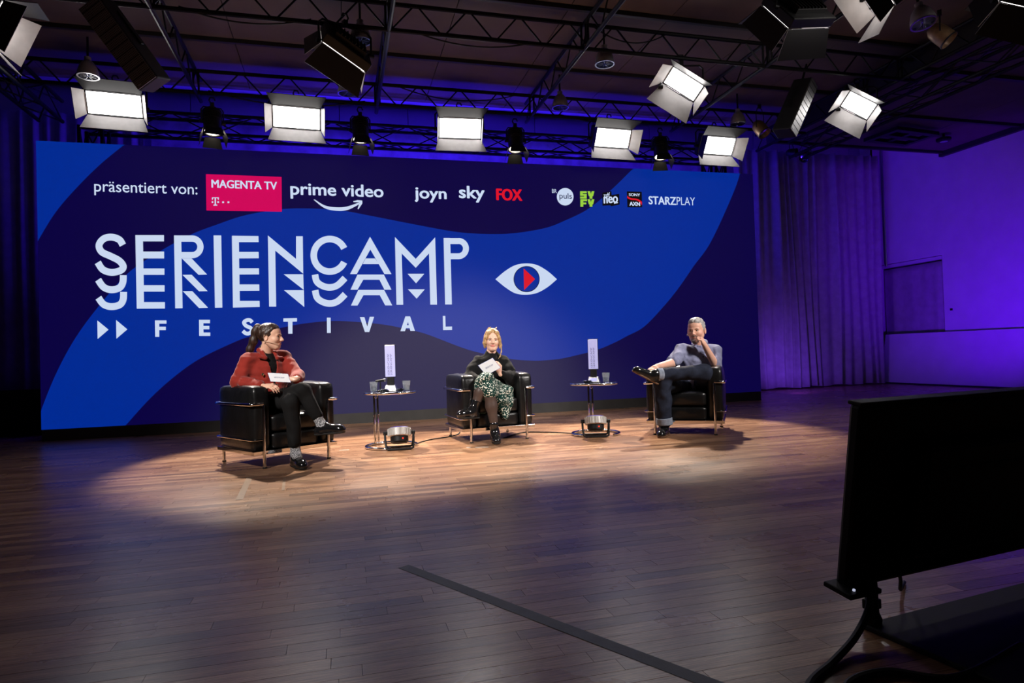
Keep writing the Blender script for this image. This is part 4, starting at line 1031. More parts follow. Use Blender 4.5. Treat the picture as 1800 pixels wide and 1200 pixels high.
M_CORD = mat('rust_red_corduroy', srgb(136, 37, 27), .8, 0, .2, noise=.14, nscale=14, bump=.10, bscale=160, sheen=.2)
M_BLKCLOTH = mat('black_cloth', (.0055, .0055, .006), .85, 0, .2, noise=.25, nscale=20, bump=.2, bscale=120)
M_KNIT = mat('black_knit', (.006, .006, .0065), .9, 0, .15, noise=.2, nscale=30, bump=.15, bscale=200, sheen=.05)
M_DENIM = mat('dark_indigo_denim', (.014, .018, .034), .85, 0, .2, noise=.35, nscale=18, bump=.25, bscale=140); M_CUFF = mat('pale_denim_cuff', srgb(126, 134, 150), .85, noise=.2, nscale=40, bump=.2)
M_SHIRT = mat('grey_blue_chambray', srgb(130, 132, 160), .85, 0, .2, noise=.18, nscale=26, bump=.2, bscale=60)
M_PATENT = mat('black_polished_leather', (.008, .008, .009), .14, 0, .6, coat=.3, bump=.03, bscale=40); M_SOLE = mat('black_rubber_sole', (.012, .011, .010), .6); M_TAN = mat('tan_welt', (.16, .08, .04), .6)
def speck_mat(name, a, b, scale, t0, t1):
    m = mat(name, a, .85, 0, .2); N, L = m.node_tree.nodes, m.node_tree.links
    tc = N.new('ShaderNodeTexCoord'); n = N.new('ShaderNodeTexNoise'); n.inputs['Scale'].default_value = scale; n.inputs['Detail'].default_value = 2.5
    cr = N.new('ShaderNodeValToRGB'); cr.color_ramp.elements[0].position = t0; cr.color_ramp.elements[0].color = (*a, 1); cr.color_ramp.elements[1].position = t1; cr.color_ramp.elements[1].color = (*b, 1)
    L.new(tc.outputs['Object'], n.inputs['Vector']); L.new(n.outputs['Fac'], cr.inputs['Fac']); L.new(cr.outputs['Color'], N['Principled BSDF'].inputs['Base Color']); return m
M_SOCK = speck_mat('speckled_grey_sock', srgb(60, 60, 64), srgb(190, 190, 194), 150, .42, .58)
M_FLORAL = speck_mat('green_floral_print', srgb(10, 52, 46), srgb(222, 224, 212), 66, .56, .585)
M_TIGHT = mat('sheer_dark_tights', srgb(74, 60, 55), .45, 0, .4, noise=.1, nscale=30)
M_CARD = mat('white_card', (.72, .73, .76), .6, noise=.03); M_CARDB = mat('blue_card_back', srgb(40, 60, 160), .6)
M_GOLD = mat('pale_gold_pin', (.8, .66, .36), .25, 1.0); M_EYEW = mat('eye_white', (.75, .73, .70), .25); M_EYED = mat('dark_iris', (.02, .014, .01), .15); M_BROW_D = mat('dark_brow', (.02, .013, .01), .8); M_BROW_L = mat('light_brow', (.20, .13, .08), .8)

class Head:
    def __init__(s, c, f, u, sc=1.0):
        s.c = V3(c); s.f = nrm(f); u = V3(u); s.u = nrm(u-s.f*(u @ s.f)); s.r = np.cross(s.f, s.u); s.s = sc; s.M = np.stack([s.r, s.f, s.u])
    def p(s, x, y, z): return s.c+(s.r*x+s.f*y+s.u*z)*s.s
    def local(s, P): return ((P-s.c) @ s.M.T)/s.s
    def ell(s, v, c, r, k=.02, op='+'): v.ell(s.p(*c), V3(r)*s.s, s.M, k, op)
    def volume(s, male=False, smile=0.0):
        v = Vol(); e = lambda c, r, k=.02, op='+': s.ell(v, c, r, k, op); w = 1.05 if male else 1.0
        e((0, -.018, .028), (.074*w, .092, .085)); e((0, .026, -.025), (.060*w, .066, .088), .03); e((0, .045, .045), (.056, .042, .045), .03)
        e((0, .058, -.088), (.028*w, .026, .022), .03)
        for q in (-1, 1):
            v.cone(s.p(q*.050*w, .0, -.050), s.p(q*.020, .056, -.092), .020, .017, .03)
            e((q*.040, .062, -.028), (.021, .022, .019), .03)
            e((q*.031, .098, -.001), (.016, .014, .0105), .012, '-')
            v.cone(s.p(q*.010, .088, .016), s.p(q*.042, .078, .014), .007, .006, .015)
            e((q*.0115, .101, -.034), (.008, .009, .007), .008)
            e((q*.077*w, -.012, -.008), (.009, .021, .032), .008); e((q*.084*w, -.006, -.006), (.006, .011, .018), .006, '-')
        v.cone(s.p(0, .090, .006), s.p(0, .112, -.028), .0085, .0115, .012)
        cx, cz = .021+.010*smile, -.0600+.0085*smile; yb = -.004*smile
        up_l = [s.p(q*x, y, z) for q, x, y, z in ((-1, cx, .0815, cz), (-1, .012, .0940+yb, -.0575), (1, 0, .0955+yb, -.0588), (1, .012, .0940+yb, -.0575), (1, cx, .0815, cz))]
        lo_l = [s.p(q*x, y, z) for q, x, y, z in ((-1, cx*.9, .0820, cz-.002), (-1, .013, .0915+yb, -.0650), (1, 0, .0930+yb, -.0672), (1, .013, .0915+yb, -.0650), (1, cx*.9, .0820, cz-.002))]
        slit = [s.p(q*x, y, z) for q, x, y, z in ((-1, cx*1.05, .0880, cz), (-1, .010, .1020, -.0612), (1, .010, .1020, -.0612), (1, cx*1.05, .0880, cz))]
        v.chain(up_l, [.0030, .0052, .0050, .0052, .0030], .006).chain(lo_l, [.0028, .0058, .0064, .0058, .0028], .006)
        v.chain(slit, [.0030, .0036, .0036, .0030], .004, '-')
        return v
    def tint(s, skin, lip, flush=.25, wide=.026):
        sk, lp = V3(srgb(*skin)), V3(srgb(*lip))
        def fn(P):
            c = np.tile(sk, (len(P), 1)); L = s.local(P)
            d = np.sqrt((L[:, 0]/wide)**2+((L[:, 1]-.092)/.018)**2+((L[:, 2]+.0615-4.5*L[:, 0]**2*(wide > .03))/.0105)**2); a = np.clip(1.5-d*1.2, 0, 1)[:, None]; c = c*(1-a)+lp*a
            for q in (-1, 1):
                d = np.linalg.norm((L-np.array([q*.042, .07, -.03]))/.028, axis=1); a = np.clip(1-d, 0, 1)[:, None]*flush; c = c*(1-a)+lp*a
            return c
        return fn
    def eyes(s, root, brow, look=(0, 0)):
        base = Vector(root.location)
        for q in (-1, 1):
            e = s.p(q*.031, .076, -.001); a = nrm(s.f+s.r*look[0]+s.u*look[1]); ax = Vector(a)
            E = MB().lathe([(0, -.0115)]+[(.0115*math.sin(t*PI/8), -.0115*math.cos(t*PI/8)) for t in range(1, 8)]+[(0, .0115)], 14, Vector(e)-base, ax).build('eye', M_EYEW, root, smooth='all')
            MB().lathe([(0, .0122), (.0035, .0118), (.0062, .0102)], 12, Vector(e)-base, ax).build('iris', M_EYED, E, smooth='all')
            pts = [Vector(s.p(q*x, y, z))-base for x, y, z in ((.013, .0945, .014), (.028, .0945, .0195), (.046, .082, .0150))]
            MB().tube(pts, [.0028, .0034, .0016], 6).build('eyebrow', brow, root, smooth='all')
            pts = [Vector(s.p(q*x, y, z))-base for x, y, z in ((.018, .0850, .001), (.031, .0885, .0058), (.045, .0800, .001))]
            MB().tube(pts, [.0012, .0022, .0012], 6).build('eyelash', brow, root, smooth='all')
def hand(v, wrist, d, n, side, curl=.5, L=.175, thumb=.5, spread=.1):
    """palm + five bent fingers; d = finger direction, n = back-of-hand normal, side = +1 when the thumb lies towards d x n"""
    d = nrm(d); n = V3(n); n = nrm(n-d*(n @ d)); a = np.cross(d, n)*side; w = V3(wrist); s = L/.18
    M = np.stack([a, d, n])
    v.ell(w+d*.050*s, V3((.038, .052, .0145))*s, M, .012); v.cone(w-d*.03*s, w+d*.03*s, .024*s, .026*s, .02)
    for i, (off, ln) in enumerate(((.029, .94), (.010, 1.05), (-.010, 1.0), (-.028, .80))):
        p = w+d*(.088-.004*abs(i-1))*s+a*off*s; ang = .15; r = [.0088, .0082, .0076, .0062]
        v.cone(w+d*.04*s+a*off*.7*s, p, .012*s, .0095*s, .008)
        for j, sg in enumerate((.040, .026, .021)):
            ang += curl*(.75, 1.0, .7)[j]; dr = nrm(d*math.cos(ang)-n*math.sin(ang)+a*off*spread*10*(1 if j == 0 else .3)); q = p+dr*sg*ln*s
            v.cone(p, q, r[j]*s, r[j+1]*s, .004); p = q
    p = w+d*.022*s+a*.026*s; dr = nrm(d*.62+a*.68-n*.30*thumb)
    q = p+dr*.040*s; v.cone(p, q, .0135*s, .0105*s, .012); d2 = nrm(d*.85+a*(.45-.5*thumb)-n*.45*thumb); q2 = q+d2*.032*s; v.cone(q, q2, .0100*s, .0090*s, .005); v.cone(q2, q2+nrm(d2-n*.2*thumb)*.024*s, .0090*s, .0070*s, .004)
def shoe(root, name, ankle, toe, up, m, collar=.045, L=None, sole=M_SOLE, boot=0.0, shaft=None, laces=False):
    """laced shoe or boot with a separate flat sole; ankle = joint, toe = tip"""
    A, T = V3(ankle), V3(toe); u = V3(up); f = T-A; f = nrm(f-u*(f @ u)); u = nrm(u); r = np.cross(f, u); M = np.stack([r, f, u])
    g = A-u*.075                                  # sole plane under the ankle
    S = lambda x, y, z: g+r*x+f*y+u*z
    ln = (T-A) @ f
    v = Vol()
    v.cone(S(0, -.045, .030), S(0, .02, .034), .034, .036, .03); v.cone(S(0, .02, .034), S(0, ln-.045, .028), .037, .038, .03); v.cone(S(0, ln-.06, .028), S(0, ln-.028, .020), .038, .028, .03)
    v.cone(S(0, -.012, .05), S(0, .0, .09), .040, .038, .04); v.cone(S(0, .02, .07), S(0, ln*.55, .045), .032, .030, .03)
    if boot: v.cone(A, A+nrm(V3(shaft)-A)*boot, .043, .046, .03)
    v.clip(lambda P: .012-((P-g) @ u))
    o = vol_obj(name, root, [(v, .005, None)], m)
    w = Vol(); w.cone(S(0, -.045, .012), S(0, ln*.55, .012), .037, .040, .02); w.cone(S(0, ln*.5, .012), S(0, ln-.036, .012), .043, .036, .02)
    w.clip(lambda P: np.abs(((P-g) @ u)-.007)-.009); so = vol_obj('sole', root, [(w, .005, None)], sole); so.parent = o
    if laces or not boot:
        base = np.array(root.location)
        for k in range(4):
            y = .035+.022*k; z = .108-.014*k
            MB().tube([tuple(S(-.020, y-.004, z-.012)-base), tuple(S(0, y, z-.004)-base), tuple(S(.020, y-.004, z-.012)-base)], .0028, 6).build('lace', M_BLKCLOTH, o, smooth='all')
    return o
def frame(right, up):
    up = nrm(up); right = V3(right); right = nrm(right-up*(right @ up)); return np.stack([right, np.cross(up, right), up])
def card(label, q, root_name='cue_card'):
    P = [V3(p) for p in q]; P[3] = P[0]+P[2]-P[1]; c = sum(P)/4; t = thing(root_name, label, 'card', tuple(c), 0, 'white cue cards')
    n = nrm(np.cross(P[1]-P[0], P[3]-P[0])); n = -n if n @ (np.array(CAM)-c) < 0 else n
    f = [(3, 2, 1, 0), (4, 5, 6, 7), (0, 1, 5, 4), (1, 2, 6, 5), (2, 3, 7, 6), (3, 0, 4, 7)]
    MB().add([tuple(p-c) for p in P]+[tuple(p-c+n*.0012) for p in P], f).build('card_front', M_CARD, t)
    g = [c+(p-c)*1.03 for p in P]; MB().add([tuple(p-c-n*.0016) for p in g]+[tuple(p-c-n*.0002) for p in g], f).build('card_back', M_CARDB, t)
    vs, fs = text_polys('SERIENCAMP'); ex, ey = P[1]-P[0], P[3]-P[0]
    m = MB(); bl = lambda a, b: (P[0]*(1-a)+P[1]*a)*(1-b)+(P[3]*(1-a)+P[2]*a)*b
    m.v = [tuple(bl(.24+.52*a, .56-.14*b)-c+n*.0028) for a, b in vs]; m.f = fs; m.build('card_print', M_SIGNTX, t)
    return t

# ---------------- woman in the rust-red jacket (left)
J = {'head': (2.892, -2.890, 1.092), 'neck': (2.846, -2.845, 0.941), 'shR': (2.712, -2.925, 0.880), 'shL': (2.985, -2.742, 0.905), 'elR': (2.632, -3.010, 0.705), 'wrR': (2.869, -3.250, 0.665), 'haR': (2.965, -3.337, 0.672), 'elL': (3.112, -2.923, 0.734), 'wrL': (3.125, -3.153, 0.720), 'haL': (3.066, -3.241, 0.705),
     'hipR': (2.834, -2.968, 0.510), 'hipL': (2.928, -2.859, 0.520), 'knR': (3.174, -3.331, 0.622), 'anR': (3.326, -3.345, 0.322), 'toeR': (3.512, -3.476, 0.252), 'knL': (3.086, -3.368, 0.530), 'anL': (3.115, -3.388, 0.105), 'toeL': (3.190, -3.580, 0.03)}
J = {k: V3(p) for k, p in J.items()}
root = thing('person', 'seated woman in rust-red jacket and black trousers, looking right, card in hand', 'person', (2.93, -2.89, 0), 0, 'people seated on the stage')
sm_, hm = (J['shR']+J['shL'])/2, (J['hipR']+J['hipL'])/2; T = frame(J['shR']-J['shL'], sm_-hm); fr = -T[1]; fr = fr if fr[1] < 0 else -fr   # chest front
if T[1] @ fr < 0: pass
up_ = T[2]; rt = T[0]
hd = Head(J['head'], (.96, -.28, -.02), (.03, 0, 1))
body = Vol(); body.cone(hd.p(0, -.02, -.06), J['neck'], .050, .054, .03).cone(J['neck'], sm_-up_*.06-fr*.03, .050, .05, .04)
body.cone(sm_-up_*.08, hm, .10, .10, .05)
for s in 'RL':
    body.chain([sm_, J['sh'+s], J['el'+s], J['wr'+s]], [.045, .040, .035, .026], .02); body.chain([hm, J['hip'+s], J['kn'+s], J['an'+s]], [.08, .07, .05, .035], .03)
handv = Vol(); hand(handv, J['wrR'], (.78, -.60, .05), (-.2, -.35, .92), -1, .55, .165); hand(handv, J['wrL'], (-.58, -.80, -.12), (.2, -.3, .93), 1, .5, .165)
vol_obj('body', root, [(body, .008, None), (hd.volume(smile=.5), .0032, None), (handv, .004, None)], M_SKIN, hd.tint((226, 178, 152), (172, 92, 84)))
hd.eyes(root, M_BROW_D)
hv = Vol(); hd.ell(hv, (0, -.022, .034), (.082, .098, .090)); hd.ell(hv, (0, .015, .075), (.060, .060, .042), .03)
hv.clip(lambda P: -((-hd.local(P)[..., 1]*.62+hd.local(P)[..., 2]*.78)+.012-.05*np.abs(hd.local(P)[..., 0])))
pt = [hd.p(0, -.080, .085), hd.p(.0, -.112, .088), hd.p(.0, -.132, .045), hd.p(.0, -.150, -.035), hd.p(.0, -.182, -.110), hd.p(.0, -.212, -.158)]
tv = Vol().chain(pt, [.019, .023, .028, .030, .026, .008], .04)
vol_obj('hair', root, [(hv, .0045, (.002, 160, 3)), (tv, .0045, None)], M_HBROWN, label='dark brown hair in a ponytail')
el = MB().tube([tuple(Vector(hd.p(.022*math.cos(a), -.098+.006*math.cos(a), .084+.022*math.sin(a)))-Vector(root.location)) for a in [2*PI*k/12 for k in range(12)]], .006, 6, closed=True).build('hair_tie', mat('blue_hair_tie', (.06, .06, .3), .7), root, smooth='all')
TL = lambda P: ((P-sm_) @ np.stack([rt, fr, up_]).T)
def torso(v, w, grow=0.0, belly=0.0):
    M = np.stack([rt, fr, up_])
    v.ell(sm_-up_*.13, V3((.165*w, .112, .165))+grow, M, .04); v.ell(sm_-up_*.30, V3((.148*w, .112+belly, .17))+grow, M, .05); v.ell(hm+up_*.02, V3((.165*w, .122, .11))+grow, M, .05)
    v.cone(J['neck']-up_*.03, sm_-up_*.05, .06+grow, .10+grow, .05)
    for s in 'RL': v.cone(J['neck']-up_*.04, J['sh'+s], .045+grow, .060+grow, .04)
jk = Vol(); torso(jk, 1.06, .010)
for s in 'RL': jk.chain([J['sh'+s], J['el'+s], J['el'+s]*.15+J['wr'+s]*.85], [.068, .060, .044], .03)
jk.clip(lambda P: -np.maximum(np.abs(TL(P)[..., 0])-np.clip(.055*(TL(P)[..., 2]+.30)/.30, 0, .07), -TL(P)[..., 1]+.03)) 
jk.clip(lambda P: -((P-hm) @ up_+.09))
vol_obj('jacket', root, [(jk, .0065, (.0046, 42, 2))], M_CORD, label='rust-red corduroy jacket')
st = Vol(); torso(st, 1.0, .0); st.cone(J['neck']-up_*.03, J['neck']+up_*.042, .062, .056, .02); vol_obj('shirt', root, [(st, .008, (.003, 60, 5))], M_BLKCLOTH, label='black shirt')
cv = Vol(); nb = J['neck']+up_*.034
cv.chain([nb-fr*.055+up_*.005, nb+rt*.058+up_*.0, nb+rt*.060+fr*.055-up_*.035, nb+rt*.055+fr*.098-up_*.095, nb+rt*.105+fr*.085-up_*.085], [.020, .020, .018, .015, .012], .015)
cv.chain([nb-fr*.055+up_*.005, nb-rt*.058+up_*.0, nb-rt*.060+fr*.055-up_*.035, nb-rt*.055+fr*.098-up_*.095, nb-rt*.105+fr*.085-up_*.085], [.020, .020, .018, .015, .012], .015)
vol_obj('jacket_collar', root, [(cv, .0055, None)], M_CORD)
for dx, dz in ((.105, -.165), (-.055, -.165)):
    p = sm_+rt*dx+fr*(.118 if dx > 0 else .132)+up_*dz; MB().lathe([(0, .0), (.013, 0), (.013, .004), (.006, .008), (0, .008)], 14, Vector(p)-Vector(root.location), Vector(fr)).build('pin_badge', M_GOLD, root, smooth=True)
tr = Vol(); tr.ell(hm, (.165, .13, .11), np.stack([rt, fr, up_]), .04)
for s in 'RL': e_ = .30 if s == 'R' else .22; tr.chain([J['hip'+s]+(0, 0, -.01), J['kn'+s], J['kn'+s]*e_+J['an'+s]*(1-e_)], [.088, .066, .054], .03)
vol_obj('trousers', root, [(tr, .007, (.005, 42, 7))], M_BLKCLOTH)
for s, u in (('R', nrm(J['knR']-J['anR'])*.75+np.array([.25, 0, .35])), ('L', (0, 0, 1))):
    sk = Vol().chain([J['kn'+s]*.42+J['an'+s]*.58, J['an'+s], J['an'+s]+nrm(J['toe'+s]-J['an'+s])*.05], [.040, .041, .040], .02)
    vol_obj('sock', root, [(sk, .006, (.002, 80, 3))], M_SOCK)
    shoe(root, 'shoe', J['an'+s]+((0, 0, .0) if s == 'R' else (0, 0, -.025)), J['toe'+s], u, M_PATENT)
card('white cue card held by the woman in the red jacket', [(2.905, -3.290, 0.780), (3.063, -3.312, 0.765), (3.086, -3.337, 0.694), (2.950, -3.325, 0.666)])
hs = thing('headset_microphone', 'thin headset microphone on the cheek of the woman in red', 'microphone', tuple(hd.p(.08, 0, 0)))
hb = Vector(hd.p(.08, 0, 0))
MB().tube([tuple(Vector(hd.p(*q))-hb) for q in ((.070, -.045, -.045), (.086, -.022, -.040), (.082, .02, -.046), (.062, .072, -.060), (.048, .088, -.064))], .0022, 6).build('boom', mat('beige_boom', (.6, .42, .3), .5), hs, smooth=True)
MB().tube([tuple(Vector(hd.p(*q))-hb) for q in ((.086, -.022, -.040), (.094, -.028, -.005), (.092, -.010, .022), (.086, .004, .012))], .003, 6).build('ear_hook', M_BLACKM, hs, smooth=True)

# ---------------- blonde woman in the black sweater (middle)
J = {'head': (5.058, -2.297, 1.022), 'neck': (5.055, -2.263, 0.868), 'shR': (4.925, -2.225, 0.800), 'shL': (5.178, -2.296, 0.790), 'elR': (4.790, -2.313, 0.632), 'wrR': (4.883, -2.501, 0.622), 'elL': (5.222, -2.444, 0.608), 'wrL': (5.061, -2.571, 0.690),
     'hipR': (4.954, -2.289, 0.440), 'hipL': (5.130, -2.339, 0.440), 'knR': (4.906, -2.745, 0.515), 'anR': (4.957, -2.725, 0.110), 'toeR': (4.935, -2.900, 0.03), 'knL': (4.869, -2.716, 0.620), 'anL': (4.742, -2.716, 0.322), 'toeL': (4.558, -2.801, 0.250)}
J = {k: V3(p) for k, p in J.items()}
root = thing('person', 'seated blonde woman in black sweater and green floral skirt, smiling', 'person', (4.99, -2.30, 0), 0, 'people seated on the stage')
sm_, hm = (J['shR']+J['shL'])/2, (J['hipR']+J['hipL'])/2; up_ = nrm(sm_-hm); rt = J['shR']-J['shL']; rt = nrm(rt-up_*(rt @ up_)); fr = np.cross(up_, rt); fr = fr if fr[1] < 0 else -fr
hd = Head(J['head'], (-.14, -.985, .02), (.05, 0, 1))
body = Vol(); body.cone(hd.p(0, -.02, -.06), J['neck'], .050, .052, .03).cone(J['neck'], sm_-up_*.06-fr*.03, .048, .05, .04).cone(sm_-up_*.08, hm, .10, .10, .05)
for s in 'RL':
    body.chain([sm_, J['sh'+s], J['el'+s], J['wr'+s]], [.045, .038, .034, .024], .02); body.chain([hm, J['hip'+s], J['kn'+s], J['an'+s]], [.08, .07, .05, .032], .03)
handv = Vol(); hand(handv, J['wrL'], (-.36, -.16, .92), (.35, -.90, .05), 1, .75, .165, .9); hand(handv, J['wrR'], (.25, -.95, .0), (-.3, 0, .95), -1, .6, .16)
vol_obj('body', root, [(body, .008, None), (hd.volume(smile=1.0), .0032, None), (handv, .004, None)], M_SKIN, hd.tint((234, 190, 166), (190, 98, 92), .35, .034))
hd.eyes(root, M_BROW_L)
hv = Vol(); hd.ell(hv, (0, -.022, .036), (.085, .098, .094)); hd.ell(hv, (0, .02, .082), (.062, .055, .038), .03)
hv.clip(lambda P: -((-hd.local(P)[..., 1]*.60+hd.local(P)[..., 2]*.80)+.002-.22*np.maximum(np.abs(hd.local(P)[..., 0])-.02, 0)-.03*np.clip(1-np.abs(hd.local(P)[..., 0])/.03, 0, 1)+.03))
lv = Vol()
for q in (-1, 1):
    lv.chain([hd.p(q*.004, .062, .112), hd.p(q*.038, .080, .080), hd.p(q*.064, .066, .030), hd.p(q*.076, .040, -.030), hd.p(q*.074, .036, -.085)], [.009, .017, .017, .013, .005], .015)
lv.chain([hd.p(-.080, .02, .02), hd.p(-.094, .03, -.05), hd.p(-.096, .045, -.12), hd.p(-.080, .07, -.175), hd.p(-.062, .08, -.195)], [.014, .010, .006, .005, .003], .01)
lv.chain([hd.p(.078, .0, .03), hd.p(.086, -.01, -.03), hd.p(.080, .0, -.085)], [.014, .013, .005], .01)
for k in range(9):
    a = k*.7; lv.cone(hd.p(.035*math.cos(a), -.035+.03*math.sin(a), .118), hd.p(.05*math.cos(a+.5), -.035+.045*math.sin(a+.5), .132+.012*math.sin(3*a)), .012, .005, .01)
vol_obj('hair', root, [(hv, .0045, (.002, 160, 13)), (lv, .004, (.0006, 90, 14))], M_HBLOND, label='loosely tied blonde hair')
swv = Vol(); M3 = np.stack([rt, fr, up_])
swv.ell(sm_-up_*.12, (.172, .118, .16), M3, .04).ell(sm_-up_*.28, (.155, .118, .16), M3, .05).ell(hm+up_*.03, (.165, .125, .10), M3, .05).cone(J['neck']+up_*.02, J['neck']-up_*.06, .058, .085, .04)
for s in 'RL': swv.cone(J['neck']-up_*.03, J['sh'+s], .045, .058, .05); swv.chain([J['sh'+s], J['sh'+s]*.5+J['el'+s]*.5, J['el'+s], J['el'+s]*.12+J['wr'+s]*.88], [.062, .070, .068, .034], .03)
vol_obj('sweater', root, [(swv, .0065, (.0045, 40, 12))], M_KNIT, label='black sweater with full sleeves')
skv = Vol(); skv.ell(hm, (.175, .14, .11), M3, .05)
skv.chain([J['hipL'], J['knL']+V3((.01, 0, -.005))], [.105, .080], .05).chain([J['hipR'], J['knR']], [.095, .080], .05)
skv.chain([J['knL'], J['knL']*.72+J['anL']*.28], [.076, .066], .03)
h0, h1, h2 = V3((5.130, -2.555, .47)), V3((5.125, -2.60, .36)), V3((5.085, -2.625, .245))
skv.chain([J['hipL']+V3((.0, -.14, .0)), h0, h1, h2], [.09, .065, .050, .032], .06)
skv.chain([J['knR']*.6+J['hipL']*.4, V3((5.03, -2.66, .42)), h2+V3((-.01, 0, .03))], [.08, .060, .03], .05)
vol_obj('skirt', root, [(skv, .0065, (.008, 40, 17))], M_FLORAL, label='dark green skirt with white flower print')
fl_ = Vol().chain([V3((4.88, -2.60, .42)), V3((4.862, -2.59, .33)), V3((4.862, -2.585, .285))], [.05, .045, .035], .04); vol_obj('skirt_lining', root, [(fl_, .007, (.004, 60, 4))], mat('pale_green_lining', srgb(96, 128, 116), .85, noise=.4, nscale=40))
for s in 'RL':
    tg = Vol().chain([J['kn'+s], J['kn'+s]*.62+J['an'+s]*.38, J['an'+s]], [.058, .056, .034], .03); vol_obj('tights', root, [(tg, .006, None)], M_TIGHT)
    shoe(root, 'ankle_boot', J['an'+s]+((0, 0, -.03) if s == 'R' else (0, 0, 0)), J['toe'+s], (0, 0, 1) if s == 'R' else nrm(J['knL']-J['anL'])*.7+np.array([-.2, 0, .5]), M_PATENT, boot=.10, shaft=J['kn'+s])
card('white cue card held up by the blonde woman', [(4.842, -2.565, 0.765), (4.982, -2.614, 0.836), (5.055, -2.642, 0.735), (4.873, -2.603, 0.684)])

# ---------------- grey-haired man (right)
J = {'head': (7.143, -2.890, 1.055), 'neck': (7.200, -2.864, 0.893), 'shR': (6.985, -2.850, 0.850), 'shL': (7.362, -2.870, 0.838), 'elR': (6.779, -3.005, 0.723), 'wrR': (6.535, -3.140, 0.696), 'elL': (7.275, -3.031, 0.672), 'wrL': (7.135, -3.060, 0.890),
     'hipR': (7.032, -2.839, 0.440), 'hipL': (7.201, -2.884, 0.440), 'knR': (6.588, -3.134, 0.540), 'anR': (6.619, -3.103, 0.105), 'toeR': (6.490, -3.240, 0.03), 'knL': (7.012, -3.232, 0.622), 'anL': (6.489, -3.191, 0.620), 'toeL': (6.262, -3.180, 0.690)}
J = {k: V3(p) for k, p in J.items()}
root = thing('person', 'seated grey-haired bearded man in grey-blue shirt and dark jeans, chin on hand', 'person', (7.03, -2.84, 0), 0, 'people seated on the stage')
sm_, hm = (J['shR']+J['shL'])/2, (J['hipR']+J['hipL'])/2; up_ = nrm(sm_-hm); rt = J['shR']-J['shL']; rt = nrm(rt-up_*(rt @ up_)); fr = np.cross(up_, rt); fr = fr if fr[1] < 0 else -fr
fr0 = fr
hd = Head(J['head'], (-.72, -.69, -.04), (-.03, 0, 1), 1.11)
body = Vol(); body.cone(hd.p(0, -.02, -.06), J['neck'], .056, .060, .03).cone(J['neck'], sm_-up_*.06-fr*.03, .054, .05, .04).cone(sm_-up_*.08, hm, .11, .11, .05)
for s in 'RL':
    body.chain([sm_, J['sh'+s], J['el'+s], J['wr'+s]], [.045, .042, .044, .029], .02); body.chain([hm, J['hip'+s], J['kn'+s], J['an'+s]], [.09, .075, .055, .036], .03)
handv = Vol(); hand(handv, J['wrR'], (-.86, -.25, -.28), (-.1, -.15, .97), -1, .75, .185, .6); hand(handv, J['wrL'], (-.50, -.05, .86), (.72, -.66, .2), 1, 1.0, .175, .8)
vol_obj('body', root, [(body, .007, None), (hd.volume(True, .4), .0034, None), (handv, .004, None)], M_SKIN, hd.tint((222, 172, 150), (176, 116, 104), .3))
hd.eyes(root, M_BROW_L, look=(.35, .05))
hv = Vol(); hd.ell(hv, (0, -.020, .036), (.080, .098, .092)); hd.ell(hv, (0, .035, .090), (.052, .045, .030), .03)
hv.clip(lambda P: -((-hd.local(P)[..., 1]*.70+hd.local(P)[..., 2]*.72)+.010-.10*np.maximum(np.abs(hd.local(P)[..., 0])-.03, 0)))
hv.clip(lambda P: -(hd.local(P)[..., 2]+.045))
for q in (-1, 1): hv.cone(hd.p(q*.072, .002, .030), hd.p(q*.075, .004, -.016), .012, .005, .012)
hv.chain([hd.p(.070, .0, -.02), hd.p(.088, .012, -.045)], [.012, .006], .01)
vol_obj('hair', root, [(hv, .0045, (.003, 150, 23))], M_HGREY, label='swept-back grey hair')
bv_ = Vol(); hd.ell(bv_, (0, .062, -.093), (.034, .030, .026)); bv_.chain([hd.p(-.045, .035, -.075), hd.p(0, .075, -.100), hd.p(.045, .035, -.075)], [.016, .020, .016], .02); bv_.chain([hd.p(-.030, .086, -.056), hd.p(0, .104, -.046), hd.p(.030, .086, -.056)], [.005, .0075, .005], .006)
hd.ell(bv_, (0, .108, -.062), (.022, .014, .009), .004, '-')
vol_obj('beard', root, [(bv_, .004, (.002, 200, 24))], M_BEARD, label='short greying beard')
M3 = np.stack([rt, fr, up_]); sv = Vol()
sv.ell(sm_-up_*.12, (.190, .128, .165), M3, .04).ell(sm_-up_*.28, (.170, .135, .16), M3, .05).ell(hm+up_*.03, (.175, .140, .10), M3, .05).cone(J['neck']+up_*.012, J['neck']-up_*.06, .066, .10, .04)
for s in 'RL': sv.cone(J['neck']-up_*.05, J['sh'+s], .05, .070, .04); sv.chain([J['sh'+s], J['sh'+s]*.12+J['el'+s]*.88], [.075, .066], .03)
vol_obj('shirt', root, [(sv, .0065, (.0085, 46, 22))], M_SHIRT, label='grey-blue shirt with rolled sleeves')
cv = Vol(); na = nrm(hd.p(0, -.02, -.06)-J['neck']); nb = J['neck']+na*.012; cf = nrm(fr-na*(fr @ na)); cr_ = np.cross(na, cf)
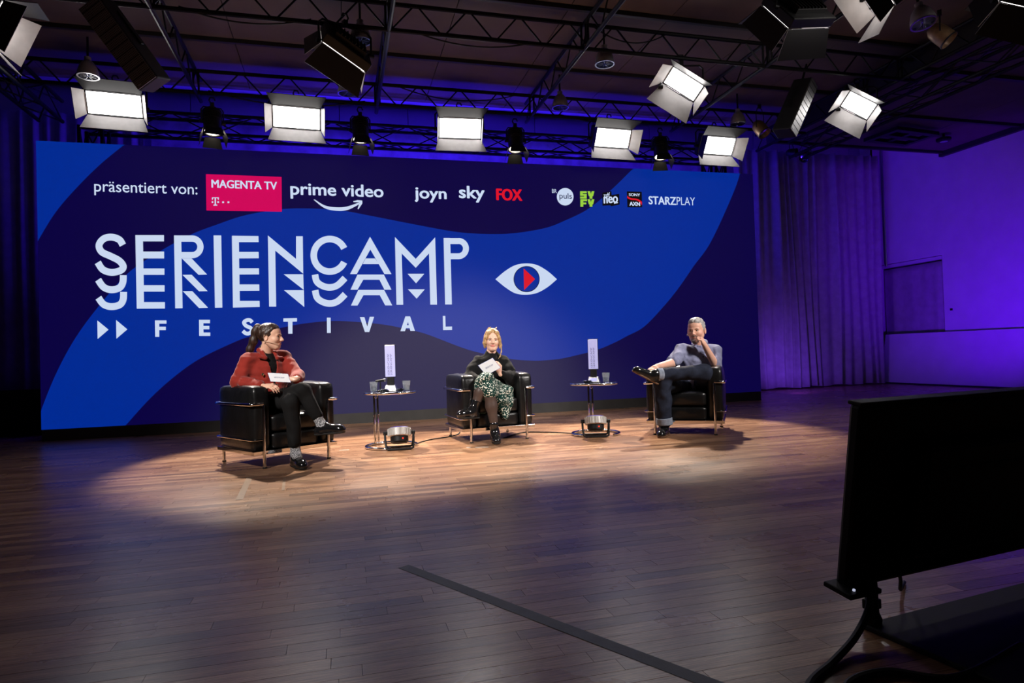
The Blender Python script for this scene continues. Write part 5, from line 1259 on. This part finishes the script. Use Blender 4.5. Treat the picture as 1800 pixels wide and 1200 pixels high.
for q in (-1, 1): cv.chain([nb-cf*.072+na*.028]+[nb+(cr_*q*math.sin(a)-cf*math.cos(a))*.073+na*(.026-.026*(a/2.6)**2) for a in (.6, 1.2, 1.8, 2.3, 2.75)]+[nb+cr_*q*.050+cf*.102-up_*.060], [.013, .014, .014, .014, .013, .012, .007], .012)
vol_obj('shirt_collar', root, [(cv, .005, None)], M_SHIRT)
base = Vector(root.location)
for k in range(4):
    p = sm_+fr*(.120+.004*k)-up_*(.07+.075*k); MB().lathe([(0, 0), (.007, 0), (.007, .004), (0, .005)], 10, Vector(p)-base, Vector(fr)).build('shirt_button', M_BLACKM, root, smooth=True)
jv = Vol(); jv.ell(hm, (.175, .14, .11), M3, .04)
jv.chain([J['hipR'], J['knR'], J['knR']*.10+J['anR']*.90], [.095, .086, .074], .03); jv.chain([J['hipL'], J['knL'], J['knL']*.10+J['anL']*.90], [.095, .080, .060], .03)
vol_obj('jeans', root, [(jv, .007, (.006, 44, 27))], M_DENIM, label='dark blue jeans')
cu = Vol().chain([J['knR']*.17+J['anR']*.83, J['knR']*.04+J['anR']*.96], [.080, .083], .01); cu.clip(lambda P: np.abs((P-(J['knR']*.10+J['anR']*.90)) @ nrm(J['knR']-J['anR']))-.035); vol_obj('jeans_cuff', root, [(cu, .006, None)], M_CUFF)
cu = Vol().chain([J['knL']*.14+J['anL']*.86, J['knL']*.04+J['anL']*.96], [.064, .066], .01); ax_ = nrm(J['knL']-J['anL']); cm = J['knL']*.09+J['anL']*.91; cu.clip(lambda P: np.abs((P-cm) @ ax_)-.030); vol_obj('jeans_cuff', root, [(cu, .006, None)], M_CUFF)
sk = Vol().chain([J['knL']*.2+J['anL']*.8, J['anL'], J['anL']*.75+J['toeL']*.25], [.034, .036, .034], .02); vol_obj('sock', root, [(sk, .006, None)], mat('beige_sock', srgb(150, 140, 120), .8))
shoe(root, 'shoe', J['anR']+V3((0, 0, -.028)), J['toeR'], (0, 0, 1), M_PATENT, sole=M_TAN)
shoe(root, 'shoe', J['anL'], J['toeL'], (.45, -.25, .86), M_PATENT, sole=M_TAN, boot=.05, shaft=J['knL'], laces=True)
